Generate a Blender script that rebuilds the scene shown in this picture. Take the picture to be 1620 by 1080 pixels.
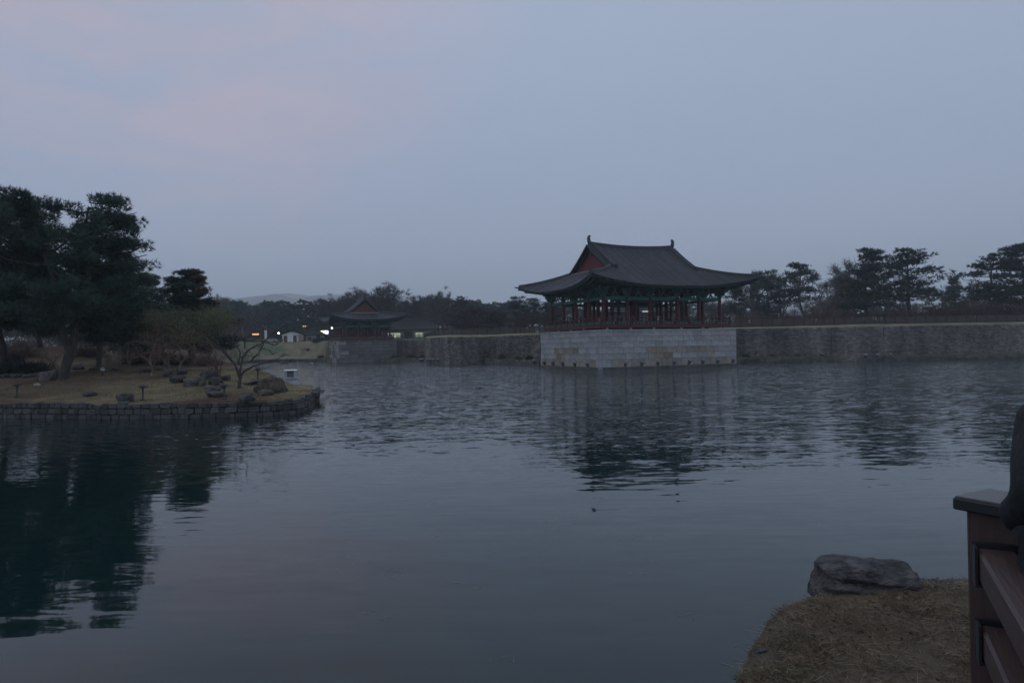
import bpy, bmesh, math, random
import numpy as np
from mathutils import Vector, Matrix, noise

for o in list(bpy.data.objects): bpy.data.objects.remove(o)
SC = bpy.context.scene
COL = SC.collection
R = math.radians
EYE = Vector((0.0, 0.0, 3.5))

# ---------------------------------------------------------------- camera, sky, light, exposure
cam_data = bpy.data.cameras.new('camera'); cam = bpy.data.objects.new('camera', cam_data); COL.objects.link(cam)
cam_data.sensor_width = 36.0; cam_data.lens = 24.0; cam_data.clip_start = 0.05; cam_data.clip_end = 12000
PITCH = math.atan(7.5/1080); ROLL = -0.017
CAMR = Matrix.Rotation(R(90)+PITCH, 3, 'X') @ Matrix.Rotation(ROLL, 3, 'Z')
cam.matrix_world = Matrix.Translation(EYE) @ CAMR.to_4x4()
SC.camera = cam

SC.view_settings.view_transform = 'Standard'
try: SC.view_settings.look = 'None'
except Exception: pass
SC.view_settings.exposure = 0.0; SC.view_settings.gamma = 1.0; SC.view_settings.use_curve_mapping = False
SC.render.engine = 'CYCLES'
SC.cycles.use_denoising = True
SC.cycles.max_bounces = 8; SC.cycles.diffuse_bounces = 2; SC.cycles.glossy_bounces = 3
SC.cycles.volume_bounces = 4; SC.cycles.transmission_bounces = 2; SC.cycles.transparent_max_bounces = 6
SC.cycles.sample_clamp_indirect = 4.0

SUN_EL, SUN_AZ = R(38), R(-118)     # what light there is leans from high on the left, behind the camera
W = bpy.data.worlds.new('World'); SC.world = W; W.use_nodes = True
def build_world():
    nt = W.node_tree; nt.nodes.clear(); N = nt.nodes.new; L = nt.links.new
    def math_(op, a, b=None, c=None, clamp=False):
        n = N('ShaderNodeMath'); n.operation = op; n.use_clamp = clamp
        for i, v in enumerate((a, b, c)):
            if v is None: continue
            if isinstance(v, (int, float)): n.inputs[i].default_value = v
            else: L(v, n.inputs[i])
        return n.outputs[0]
    def mixc(f, a, b):
        n = N('ShaderNodeMix'); n.data_type = 'RGBA'
        for s, v in ((n.inputs[0], f), (n.inputs[6], a), (n.inputs[7], b)):
            if isinstance(v, (int, float)): s.default_value = v
            elif isinstance(v, tuple): s.default_value = (*v, 1)
            else: L(v, s)
        return n.outputs[2]
    tc = N('ShaderNodeTexCoord'); d = tc.outputs['Generated']
    sep = N('ShaderNodeSeparateXYZ'); L(d, sep.inputs[0])
    ramp = N('ShaderNodeValToRGB'); L(sep.outputs[2], ramp.inputs[0])
    e = ramp.color_ramp.elements
    e[0].position = 0.0; e[0].color = (0.262, 0.303, 0.408, 1)
    e[1].position = 1.0; e[1].color = (0.285, 0.345, 0.44, 1)
    for p, c in ((0.10, (0.258, 0.303, 0.408)), (0.24, (0.246, 0.300, 0.412)), (0.42, (0.264, 0.316, 0.420)), (0.6, (0.275, 0.335, 0.432))):
        x = e.new(p); x.color = (*c, 1)
    # a thin pink veil of high cloud to the upper left
    dot = N('ShaderNodeVectorMath'); dot.operation = 'DOT_PRODUCT'; L(d, dot.inputs[0]); dot.inputs[1].default_value = (-0.40, 0.775, 0.49)
    veil = N('ShaderNodeMapRange'); veil.interpolation_type = 'SMOOTHSTEP'; L(dot.outputs['Value'], veil.inputs[0]); veil.inputs[1].default_value = 0.89; veil.inputs[2].default_value = 1.0
    mp = N('ShaderNodeMapping'); L(d, mp.inputs[0]); mp.inputs['Scale'].default_value = (1.6, 2.2, 6.0); mp.inputs['Rotation'].default_value = (0, 0.25, 0)
    nz = N('ShaderNodeTexNoise'); L(mp.outputs[0], nz.inputs[0]); nz.inputs['Scale'].default_value = 2.4; nz.inputs['Detail'].default_value = 6; nz.inputs['Roughness'].default_value = 0.58; nz.inputs['Distortion'].default_value = 0.7
    nr = N('ShaderNodeMapRange'); L(nz.outputs[0], nr.inputs[0]); nr.inputs[1].default_value = 0.40; nr.inputs[2].default_value = 0.64
    f1 = math_('MULTIPLY', veil.outputs[0], math_('MULTIPLY_ADD', nr.outputs[0], 0.85, 0.18, clamp=True))
    c1 = mixc(f1, ramp.outputs[0], (0.345, 0.314, 0.388))
    # faint broad unevenness of the overcast
    nz2 = N('ShaderNodeTexNoise'); L(mp.outputs[0], nz2.inputs[0]); nz2.inputs['Scale'].default_value = 0.9; nz2.inputs['Detail'].default_value = 3
    k = math_('MULTIPLY_ADD', nz2.outputs[0], 0.16, 0.92)
    sc_ = N('ShaderNodeVectorMath'); sc_.operation = 'SCALE'; L(c1, sc_.inputs[0]); L(k, sc_.inputs['Scale'])
    bg1 = N('ShaderNodeBackground'); L(sc_.outputs[0], bg1.inputs[0]); bg1.inputs[1].default_value = SKY_GAIN
    sky = N('ShaderNodeTexSky'); sky.sky_type = 'NISHITA'; sky.sun_disc = False; sky.sun_elevation = R(1.5); sky.sun_rotation = SUN_AZ; sky.air_density = 2.0; sky.dust_density = 4.0
    bg2 = N('ShaderNodeBackground'); L(sky.outputs[0], bg2.inputs[0]); bg2.inputs[1].default_value = 0.05
    mx = N('ShaderNodeMixShader'); mx.inputs[0].default_value = 0.92; L(bg2.outputs[0], mx.inputs[1]); L(bg1.outputs[0], mx.inputs[2])
    out = N('ShaderNodeOutputWorld'); L(mx.outputs[0], out.inputs['Surface'])
SKY_GAIN = 1.6
build_world()

sun_d = bpy.data.lights.new('sun', 'SUN'); sun_d.energy = 0.10; sun_d.angle = R(50); sun_d.color = (1.0, 0.9, 0.86)
sun = bpy.data.objects.new('sun', sun_d); COL.objects.link(sun)
_sd = Vector((math.sin(SUN_AZ)*math.cos(SUN_EL), math.cos(SUN_AZ)*math.cos(SUN_EL), math.sin(SUN_EL)))
sun.rotation_euler = _sd.to_track_quat('Z', 'Y').to_euler()

# ---------------------------------------------------------------- where a point of the photograph lies
CT = CAMR.transposed()
def WX(px, Y, z=0.0):
    """world x of a point at depth Y and height z that stands at photo column px"""
    k = (px-810)/1080.0
    r0, r2 = CAMR.col[0], CAMR.col[2]
    a = r0.x + k*r2.x
    b = (r0.y+k*r2.y)*Y + (r0.z+k*r2.z)*(z-EYE.z)
    return -b/a
def ray(px, py): return CAMR @ Vector(((px-810)/1080.0, -(py-540)/1080.0, -1.0))
def PZ(px, py, z):
    d = ray(px, py); t = (z-EYE.z)/d.z; return EYE + d*t
def PY(px, py, Y):
    d = ray(px, py); return EYE + d*(Y/d.y)
def PH(px, py, f, near=3.0, far=140.0):
    """first point along the ray that meets the ground height f(x, y)"""
    d = ray(px, py); t = near
    while t < far:
        p = EYE + d*t
        if p.z <= f(p.x, p.y): return p
        t += 0.05
    return EYE + d*far

# ---------------------------------------------------------------- mesh helpers
class MB:
    def __init__(s): s.V = []; s.F = []; s.M = []; s.T = []
    def add(s, vs, fs, m=0, t=1.0):
        n = len(s.V); s.V.extend(tuple(v) for v in vs)
        for f in fs: s.F.append(tuple(i+n for i in f)); s.M.append(m); s.T.append(t)
    def box(s, c, d, rot=None, m=0, t=1.0, taper=1.0):
        x, y, z = d[0]/2, d[1]/2, d[2]/2; c = Vector(c)
        vs = [Vector((sx*x*(taper if sz > 0 else 1), sy*y*(taper if sz > 0 else 1), sz*z)) for sz in (-1, 1) for sy in (-1, 1) for sx in (-1, 1)]
        if rot is not None: vs = [rot @ v for v in vs]
        s.add([v+c for v in vs], [(0,2,3,1),(4,5,7,6),(0,1,5,4),(2,6,7,3),(0,4,6,2),(1,3,7,5)], m, t)
    def bar(s, a, b, w, h, m=0, t=1.0, up=(0,0,1)):
        a = Vector(a); b = Vector(b); d = (b-a); L = d.length
        if L < 1e-6: return
        d.normalize(); u = Vector(up); sd = d.cross(u)
        if sd.length < 1e-4: sd = d.cross(Vector((1,0,0)))
        sd.normalize(); u = sd.cross(d)
        vs = []
        for p in (a, b):
            for i, j in ((-1,-1),(1,-1),(1,1),(-1,1)): vs.append(p + sd*(i*w/2) + u*(j*h/2))
        s.add(vs, [(0,3,2,1),(4,5,6,7),(0,1,5,4),(1,2,6,5),(2,3,7,6),(3,0,4,7)], m, t)
    def cbox(s, c, d, b, rot=None, m=0, t=1.0, jit=0, rng=random):
        """box with chamfered edges and, if asked, a little unevenness"""
        h = [d[0]/2, d[1]/2, d[2]/2]; vs = []; idx = {}
        for sx in (-1,1):
            for sy in (-1,1):
                for sz in (-1,1):
                    for a in range(3):
                        p = [sx*(h[0]-b), sy*(h[1]-b), sz*(h[2]-b)]; p[a] = (sx,sy,sz)[a]*h[a]
                        if jit: p = [q+rng.uniform(-jit, jit) for q in p]
                        idx[(sx,sy,sz,a)] = len(vs); vs.append(Vector(p))
        fs = []
        for a in range(3):
            o1, o2 = (a+1) % 3, (a+2) % 3
            for sg in (-1,1):
                q = []
                for u, v in ((-1,-1),(1,-1),(1,1),(-1,1)):
                    k = [0,0,0]; k[a] = sg; k[o1] = u; k[o2] = v; q.append(idx[(*k, a)])
                fs.append(tuple(q) if sg > 0 else tuple(reversed(q)))
            for u in (-1,1):
                for v in (-1,1):
                    k = [0,0,0]; k[o1] = u; k[o2] = v
                    k0 = list(k); k0[a] = -1; k1 = list(k); k1[a] = 1
                    q = (idx[(*k0,o1)], idx[(*k1,o1)], idx[(*k1,o2)], idx[(*k0,o2)])
                    fs.append(q if u*v > 0 else tuple(reversed(q)))
        for sx in (-1,1):
            for sy in (-1,1):
                for sz in (-1,1):
                    q = (idx[(sx,sy,sz,0)], idx[(sx,sy,sz,1)], idx[(sx,sy,sz,2)])
                    fs.append(q if sx*sy*sz > 0 else tuple(reversed(q)))
        c = Vector(c)
        if rot is not None: vs = [rot @ v for v in vs]
        s.add([v+c for v in vs], fs, m, t)
    def tube(s, pts, rads, n=6, m=0, t=1.0, cap=True, capm=None):
        pts = [Vector(p) for p in pts]; rows = []
        if isinstance(rads, (int, float)): rads = [rads]*len(pts)
        prev = None
        for i, p in enumerate(pts):
            d = (pts[min(i+1, len(pts)-1)] - pts[max(i-1, 0)])
            if d.length < 1e-9: d = Vector((0,0,1))
            d.normalize()
            if prev is None:
                a = d.orthogonal().normalized()
            else:
                a = prev - d*prev.dot(d)
                a = a.normalized() if a.length > 1e-5 else d.orthogonal().normalized()
            prev = a; b = d.cross(a)
            rows.append([p + (a*math.cos(2*math.pi*j/n) + b*math.sin(2*math.pi*j/n))*rads[i] for j in range(n)])
        vs = [v for r in rows for v in r]; fs = []
        for i in range(len(rows)-1):
            for j in range(n):
                k = (j+1) % n; fs.append((i*n+j, i*n+k, (i+1)*n+k, (i+1)*n+j))
        s.add(vs, fs, m, t)
        if cap:
            cm = m if capm is None else capm
            s.add(rows[0], [tuple(reversed(range(n)))], cm, t); s.add(rows[-1], [tuple(range(n))], cm, t)
    def grid(s, rows, m=0, t=1.0, flip=False):
        nr, nc = len(rows), len(rows[0]); vs = [v for r in rows for v in r]; fs = []
        for i in range(nr-1):
            for j in range(nc-1):
                q = (i*nc+j, i*nc+j+1, (i+1)*nc+j+1, (i+1)*nc+j)
                fs.append(tuple(reversed(q)) if flip else q)
        s.add(vs, fs, m, t)
    def lathe(s, prof, n=10, c=(0,0,0), m=0, t=1.0):
        c = Vector(c); rows = [[c + Vector((r*math.cos(2*math.pi*j/n), r*math.sin(2*math.pi*j/n), z)) for j in range(n)] + [c + Vector((r, 0, z))] for r, z in prof]
        s.grid(rows, m, t)
    def ribbon(s, path, w, h, m=0, t=1.0, up=(0,0,1)):
        """a moulding of width w and height h swept along a path, standing on it"""
        path = [Vector(p) for p in path]; rows = []; u = Vector(up)
        for i, p in enumerate(path):
            d = path[min(i+1, len(path)-1)] - path[max(i-1, 0)]; d.z = 0
            if d.length < 1e-6: d = Vector((1,0,0))
            sd = d.normalized().cross(Vector((0,0,1)))
            rows.append([p-sd*w/2, p-sd*w*0.42+u*h*0.85, p-sd*w*0.2+u*h, p+sd*w*0.2+u*h, p+sd*w*0.42+u*h*0.85, p+sd*w/2])
        s.grid(rows, m, t)
        for r in (rows[0], rows[-1]): s.add(r, [tuple(range(6))], m, t)
    def mesh(s, name, mats=(), smooth=False):
        me = bpy.data.meshes.new(name); me.from_pydata([tuple(v) for v in s.V], [], s.F)
        for mt in (mats if isinstance(mats, (list, tuple)) else [mats]): me.materials.append(mt)
        if len(me.materials) > 1: me.polygons.foreach_set('material_index', s.M)
        if any(x != 1.0 for x in s.T):
            at = me.attributes.new('tint', 'FLOAT', 'FACE'); at.data.foreach_set('value', s.T)
        if smooth: me.polygons.foreach_set('use_smooth', [True]*len(me.polygons))
        me.update(); return me
    def build(s, name, mats=(), parent=None, smooth=False, kind=None):
        o = bpy.data.objects.new(name, s.mesh(name, mats, smooth)); COL.objects.link(o)
        if parent is not None: o.parent = parent
        if kind: o['kind'] = kind
        return o

def np_mesh(name, V, F, mats, tint=None, parent=None, smooth=False):
    """many triangles from numpy arrays"""
    me = bpy.data.meshes.new(name); nV, nF = len(V), len(F)
    me.vertices.add(nV); me.vertices.foreach_set('co', np.asarray(V, np.float32).ravel())
    me.loops.add(nF*3); me.loops.foreach_set('vertex_index', np.asarray(F, np.int32).ravel())
    me.polygons.add(nF); me.polygons.foreach_set('loop_start', np.arange(0, nF*3, 3, dtype=np.int32))
    for mt in (mats if isinstance(mats, (list, tuple)) else [mats]): me.materials.append(mt)
    if tint is not None:
        at = me.attributes.new('tint', 'FLOAT', 'FACE'); at.data.foreach_set('value', np.asarray(tint, np.float32))
    me.update(calc_edges=True); me.validate()
    return me

def link(name, me, parent=None, loc=None, rz=None, sc=None):
    o = bpy.data.objects.new(name, me); COL.objects.link(o)
    if parent is not None: o.parent = parent
    if loc is not None: o.location = loc
    if rz is not None: o.rotation_euler = (0, 0, rz)
    if sc is not None: o.scale = (sc, sc, sc) if isinstance(sc, (int, float)) else sc
    return o
def tag(o, label, cat=None, group=None, kind=None):
    o['label'] = label
    if cat: o['category'] = cat
    if group: o['group'] = group
    if kind: o['kind'] = kind
    return o
def thing(name, label, cat, loc=(0,0,0), rz=0.0, group=None):
    o = bpy.data.objects.new(name, None); COL.objects.link(o); o.empty_display_size = 0.3
    o.location = loc; o.rotation_euler = (0, 0, rz)
    return tag(o, label, cat, group)
def copy_tree(o, parent=None):
    c = o.copy(); COL.objects.link(c)
    if parent is not None: c.parent = parent
    for ch in list(o.children): copy_tree(ch, c)
    return c

# ---------------------------------------------------------------- materials
def M(name, c1, c2=None, scale=3.0, detail=5.0, rough=0.85, bump=0.0, bscale=25.0, rnd=0.0, tint=False, metal=0.0,
      emit=None, es=1.0, stretch=(1,1,1), c3=None, s3=0.4, world=False, spec=0.3, lo=0.35, hi=0.65, dist=0.0):
    m = bpy.data.materials.new(name); m.use_nodes = True; nt = m.node_tree; N = nt.nodes.new; L = nt.links.new
    b = nt.nodes['Principled BSDF']; b.inputs['Roughness'].default_value = rough; b.inputs['Metallic'].default_value = metal
    b.inputs['Specular IOR Level'].default_value = spec
    if world: co = N('ShaderNodeNewGeometry').outputs['Position']
    else: co = N('ShaderNodeTexCoord').outputs['Object']
    mp = N('ShaderNodeMapping'); L(co, mp.inputs[0]); mp.inputs['Scale'].default_value = stretch
    col = None
    def mix(f, a, c, mode='MIX'):
        n = N('ShaderNodeMix'); n.data_type = 'RGBA'; n.blend_type = mode
        for s, v in ((n.inputs[0], f), (n.inputs[6], a), (n.inputs[7], c)):
            if isinstance(v, (int, float)): s.default_value = v
            elif isinstance(v, tuple): s.default_value = (*v, 1)
            else: L(v, s)
        return n.outputs[2]
    if c2 is not None:
        nz = N('ShaderNodeTexNoise'); L(mp.outputs[0], nz.inputs[0]); nz.inputs['Scale'].default_value = scale; nz.inputs['Detail'].default_value = detail; nz.inputs['Roughness'].default_value = 0.6; nz.inputs['Distortion'].default_value = dist
        mr = N('ShaderNodeMapRange'); L(nz.outputs[0], mr.inputs[0]); mr.inputs[1].default_value = lo; mr.inputs[2].default_value = hi
        col = mix(mr.outputs[0], c1, c2)
        if c3 is not None:
            n3 = N('ShaderNodeTexNoise'); L(mp.outputs[0], n3.inputs[0]); n3.inputs['Scale'].default_value = s3; n3.inputs['Detail'].default_value = 3
            m3 = N('ShaderNodeMapRange'); L(n3.outputs[0], m3.inputs[0]); m3.inputs[1].default_value = 0.48; m3.inputs[2].default_value = 0.66
            col = mix(m3.outputs[0], col, c3)
    def scale_by(val):
        nonlocal col
        n = N('ShaderNodeVectorMath'); n.operation = 'SCALE'
        if col is None: n.inputs[0].default_value = c1
        else: L(col, n.inputs[0])
        L(val, n.inputs['Scale']); col = n.outputs[0]
    if tint:
        a = N('ShaderNodeAttribute'); a.attribute_name = 'tint'; scale_by(a.outputs['Fac'])
    if rnd:
        oi = N('ShaderNodeObjectInfo'); ma = N('ShaderNodeMath'); ma.operation = 'MULTIPLY_ADD'; L(oi.outputs['Random'], ma.inputs[0]); ma.inputs[1].default_value = 2*rnd; ma.inputs[2].default_value = 1-rnd
        scale_by(ma.outputs[0])
    if col is None: b.inputs['Base Color'].default_value = (*c1, 1)
    else: L(col, b.inputs['Base Color'])
    if bump:
        nb = N('ShaderNodeTexNoise'); L(mp.outputs[0], nb.inputs[0]); nb.inputs['Scale'].default_value = bscale; nb.inputs['Detail'].default_value = 6
        bp = N('ShaderNodeBump'); bp.inputs['Strength'].default_value = bump; bp.inputs['Distance'].default_value = 0.05; L(nb.outputs[0], bp.inputs['Height']); L(bp.outputs[0], b.inputs['Normal'])
    if emit is not None:
        b.inputs['Emission Color'].default_value = (*emit, 1); b.inputs['Emission Strength'].default_value = es
    return m

m_tile   = M('roof_tile', (0.062,0.060,0.066), (0.038,0.038,0.043), 1.2, rough=0.55, tint=True, bump=0.3, bscale=8)
m_ridge  = M('ridge_tile', (0.06,0.06,0.065), (0.035,0.036,0.04), 2.0, rough=0.6, bump=0.4, bscale=6)
m_mortar = M('lime_mortar', (0.34,0.33,0.32), (0.2,0.2,0.2), 2.0)
m_red    = M('red_paint', (0.125,0.030,0.024), (0.085,0.022,0.019), 2.0, rough=0.6)
m_redd   = M('red_board', (0.20,0.038,0.032), (0.13,0.028,0.025), 1.5, rough=0.7, tint=True)
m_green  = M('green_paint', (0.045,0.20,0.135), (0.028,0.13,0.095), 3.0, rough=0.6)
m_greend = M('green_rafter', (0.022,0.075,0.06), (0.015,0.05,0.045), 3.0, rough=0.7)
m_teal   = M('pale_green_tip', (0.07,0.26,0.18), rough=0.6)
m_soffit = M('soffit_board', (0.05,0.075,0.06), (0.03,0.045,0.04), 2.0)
m_fret   = M('fret_green', (0.10,0.27,0.20), (0.07,0.2,0.15), 6.0, rough=0.6)
m_granite= M('granite', (0.42,0.415,0.41), (0.30,0.30,0.305), 2.5, bump=0.4, bscale=14, rnd=0.17, rough=0.8)
m_ochre  = M('ochre_stone', (0.33,0.265,0.19), (0.23,0.19,0.145), 2.5, bump=0.5, bscale=10, rnd=0.2, rough=0.85)
m_tan    = M('tan_stone', (0.38,0.335,0.275), (0.25,0.225,0.195), 2.0, bump=0.5, bscale=10, rnd=0.16, rough=0.85)
m_stain  = M('stained_block', (0.18,0.17,0.16), (0.085,0.083,0.08), 0.8, rnd=0.25, bump=0.5, bscale=9, rough=0.9)
m_core   = M('joint_earth', (0.05,0.048,0.045), (0.03,0.03,0.03), 3.0)
m_wall   = M('weathered_wall_stone', (0.235,0.21,0.18), (0.075,0.071,0.068), 0.35, detail=8, bump=0.5, bscale=9, tint=True, stretch=(0.8,0.8,0.22), world=True, lo=0.38, hi=0.68)
m_istone = M('island_wall_stone', (0.105,0.098,0.092), (0.06,0.058,0.058), 3.0, bump=0.6, bscale=14, rnd=0.35, rough=0.85)
m_rock   = M('boulder_stone', (0.12,0.11,0.095), (0.038,0.037,0.036), 2.2, detail=8, bump=0.7, bscale=9, rnd=0.25, rough=0.85)
m_rockb  = M('brown_boulder_stone', (0.14,0.11,0.082), (0.04,0.036,0.032), 2.6, detail=8, bump=0.8, bscale=8, rnd=0.2, rough=0.85)
m_rockn  = M('near_rock_stone', (0.10,0.092,0.09), (0.032,0.031,0.033), 7.0, detail=11, bump=1.0, bscale=26, rough=0.8, c3=(0.15,0.13,0.125), s3=5.0, stretch=(1,1,1.6))
m_black  = M('black_metal', (0.018,0.019,0.021), rough=0.45, spec=0.5)
m_grey   = M('grey_metal', (0.16,0.17,0.175), (0.1,0.11,0.115), 4.0, rough=0.5)
m_pale   = M('pale_metal', (0.42,0.44,0.46), rough=0.5)
m_white  = M('white_paint', (0.82,0.81,0.78), (0.7,0.7,0.68), 3.0, rough=0.6)
m_dark   = M('dark_opening', (0.02,0.02,0.022), rough=0.4)
m_glass  = M('window_glass', (0.05,0.06,0.065), rough=0.12, spec=0.6)
m_wood   = M('weathered_wood', (0.12,0.085,0.055), (0.07,0.05,0.035), 3.0, stretch=(4,4,0.6))
m_plaster= M('plaster', (0.42,0.39,0.33), (0.33,0.31,0.27), 1.0)
m_greyw  = M('grey_plaster', (0.17,0.175,0.19), (0.14,0.145,0.155), 1.0)
m_glow_g = M('lit_window', (0.2,0.25,0.2), emit=(0.36,0.42,0.30), es=0.9)
m_bark   = M('pine_bark', (0.085,0.07,0.06), (0.035,0.03,0.028), 3.5, detail=8, bump=0.9, bscale=9, stretch=(1,1,0.35))
m_twig   = M('bare_twig', (0.085,0.065,0.06), (0.055,0.043,0.042), 2.0, rnd=0.2)
m_twigb  = M('brown_twig', (0.19,0.125,0.085), (0.11,0.078,0.06), 3.0, bump=0.4)
m_twigd  = M('dark_twig', (0.10,0.085,0.07), (0.05,0.042,0.038), 3.0, bump=0.4)
m_needle = M('pine_needle', (0.046,0.084,0.058), (0.028,0.056,0.041), 0.8, tint=True, rnd=0.15, rough=0.7)
m_needlef= M('far_pine_needle', (0.040,0.068,0.054), (0.025,0.046,0.04), 0.5, tint=True, rnd=0.2, rough=0.8)
m_dead   = M('dead_needle', (0.17,0.095,0.068), (0.11,0.065,0.05), 0.8, tint=True, rough=0.8)
m_willow = M('willow_leaf', (0.21,0.215,0.115), (0.15,0.152,0.085), 0.8, tint=True, rough=0.8)
m_shrub  = M('brown_shrub', (0.11,0.06,0.05), (0.065,0.042,0.04), 0.8, tint=True, rnd=0.2)
m_darksh = M('dark_shrub', (0.03,0.04,0.032), (0.018,0.024,0.022), 0.8, tint=True, rnd=0.2)
m_yellow = M('yellow_blossom', (0.42,0.30,0.03), (0.25,0.19,0.03), 2.0, tint=True)
m_skin   = M('skin', (0.34,0.22,0.17), rough=0.6)
m_hair   = M('hair', (0.02,0.018,0.017), rough=0.5)
m_timber = M('stained_timber', (0.085,0.048,0.04), (0.042,0.024,0.021), 3.0, detail=9, rough=0.5, stretch=(9,9,0.7), bump=0.15, bscale=9, spec=0.5, lo=.1, hi=.9)
m_timbrl = M('stained_rail', (0.095,0.054,0.045), (0.045,0.026,0.023), 3.0, detail=9, rough=0.5, stretch=(0.7,9,9), bump=0.15, bscale=9, spec=0.5, lo=.1, hi=.9)
# ================================================================ the setting
def sstep(a, b, x):
    t = min(1.0, max(0.0, (x-a)/(b-a))); return t*t*(3-2*t)

# ---- water: dark, turbid, with a breeze ruffling its far half
def make_water():
    m = bpy.data.materials.new('pond_water'); m.use_nodes = True; nt = m.node_tree; N = nt.nodes.new; L = nt.links.new
    b = nt.nodes['Principled BSDF']; b.inputs['Base Color'].default_value = (0.005, 0.020, 0.020, 1); b.inputs['Roughness'].default_value = 0.035
    b.inputs['IOR'].default_value = 1.39; b.inputs['Specular IOR Level'].default_value = 0.5
    pos = N('ShaderNodeNewGeometry').outputs['Position']
    def noise_(scale, stretch, detail=2, rough=0.5, dist=0.0, rot=0.0):
        mp = N('ShaderNodeMapping'); L(pos, mp.inputs[0]); mp.inputs['Scale'].default_value = stretch; mp.inputs['Rotation'].default_value = (0, 0, rot)
        nz = N('ShaderNodeTexNoise'); L(mp.outputs[0], nz.inputs[0]); nz.inputs['Scale'].default_value = scale; nz.inputs['Detail'].default_value = detail
        nz.inputs['Roughness'].default_value = rough; nz.inputs['Distortion'].default_value = dist; return nz.outputs[0]
    def mth(op, a, c, clamp=False, e=None):
        n = N('ShaderNodeMath'); n.operation = op; n.use_clamp = clamp
        for i, v in enumerate((a, c, e)):
            if v is None: continue
            if isinstance(v, (int, float)): n.inputs[i].default_value = v
            else: L(v, n.inputs[i])
        return n.outputs[0]
    # where the breeze touches the water: beyond about 16-20 m from the near bank, in uneven patches
    sp = N('ShaderNodeSeparateXYZ'); L(pos, sp.inputs[0])
    patch = noise_(0.055, (1, 0.8, 1), 3, 0.55)
    dd = mth('MULTIPLY_ADD', patch, 16.0, e=sp.outputs[1])       # y + 16 n
    mr = N('ShaderNodeMapRange'); mr.interpolation_type = 'SMOOTHSTEP'; L(dd, mr.inputs[0]); mr.inputs[1].default_value = 22.5; mr.inputs[2].default_value = 34.0; mr.inputs[3].default_value = 0.0; mr.inputs[4].default_value = 1.0
    # calmer lee close under the walls and beside the island
    mr2 = N('ShaderNodeMapRange'); L(noise_(0.10, (0.5, 1.4, 1), 2), mr2.inputs[0]); mr2.inputs[1].default_value = 0.33; mr2.inputs[2].default_value = 0.62; mr2.inputs[3].default_value = 0.7; mr2.inputs[4].default_value = 1.0
    mr3 = N('ShaderNodeMapRange'); L(sp.outputs[1], mr3.inputs[0]); mr3.inputs[1].default_value = 18.0; mr3.inputs[2].default_value = 70.0; mr3.inputs[3].default_value = 0.38; mr3.inputs[4].default_value = 1.0
    breeze = mth('MULTIPLY', mth('MULTIPLY', mr.outputs[0], mr3.outputs[0]), mr2.outputs[0])
    far = N('ShaderNodeMapRange'); L(sp.outputs[1], far.inputs[0]); far.inputs[1].default_value = 22.0; far.inputs[2].default_value = 80.0; far.inputs[3].default_value = WAVE_NEAR; far.inputs[4].default_value = WAVE_FAR
    amp = mth('MULTIPLY', mth('MULTIPLY', mr.outputs[0], mr2.outputs[0]), far.outputs[0])
    def vec(op, a, c):
        n = N('ShaderNodeVectorMath'); n.operation = op; L(a, n.inputs[0])
        k = 'Scale' if op == 'SCALE' else 1
        if isinstance(c, (int, float, tuple)): n.inputs[k].default_value = c
        else: L(c, n.inputs[k])
        return n.outputs[0]
    def slopes(scale, stretch, detail, dist, rot, w):
        """the slope of the surface, read straight from a noise so that distance does not smooth it away"""
        mp = N('ShaderNodeMapping'); L(pos, mp.inputs[0]); mp.inputs['Scale'].default_value = stretch; mp.inputs['Rotation'].default_value = (0, 0, rot)
        nz = N('ShaderNodeTexNoise'); L(mp.outputs[0], nz.inputs[0]); nz.inputs['Scale'].default_value = scale; nz.inputs['Detail'].default_value = detail; nz.inputs['Distortion'].default_value = dist
        return vec('SCALE', vec('MULTIPLY', vec('SUBTRACT', nz.outputs['Color'], (0.5, 0.5, 0.5)), (0.35, 1.0, 0.0)), w)
    ruffle = vec('ADD', vec('ADD', slopes(1.9, (0.36, 1.0, 1), 2, 0.4, R(6), 0.30), slopes(4.6, (0.30, 1.0, 1), 1.5, 0.35, R(4), 0.85)), slopes(11.0, (0.4, 1.0, 1), 1, 0.3, R(-9), 0.65))
    swell = vec('ADD', slopes(1.3, (0.14, 1.0, 1), 2, 0.5, R(5), WAVE_CALM), slopes(4.6, (0.22, 1.0, 1), 1.5, 0.4, R(3), WAVE_CALM*1.5))
    tilt = vec('ADD', vec('SCALE', ruffle, amp), swell)
    nrm = N('ShaderNodeVectorMath'); nrm.operation = 'NORMALIZE'; L(vec('ADD', tilt, (0.0, 0.0, 1.0)), nrm.inputs[0]); L(nrm.outputs[0], b.inputs['Normal'])
    mb = MB(); mb.grid([[(-260, -12, 0), (260, -12, 0)], [(-260, 330, 0), (260, 330, 0)]])
    return mb.build('water', m, kind='structure')
WAVE_NEAR, WAVE_FAR, WAVE_CALM = 0.25, 1.5, 0.042
water = make_water(); water['label'] = 'dark green pond water ruffled by a breeze'

m_bed = M('pond_bed_mud', (0.06,0.055,0.045), (0.04,0.04,0.035), 0.5)
mb = MB(); mb.grid([[(-3900, -400, -1.6), (3900, -400, -1.6)], [(-3900, 4200, -1.6), (3900, 4200, -1.6)]])
tag(mb.build('ground', m_bed), 'muddy ground sheet under the pond and the land', kind='structure')

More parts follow.
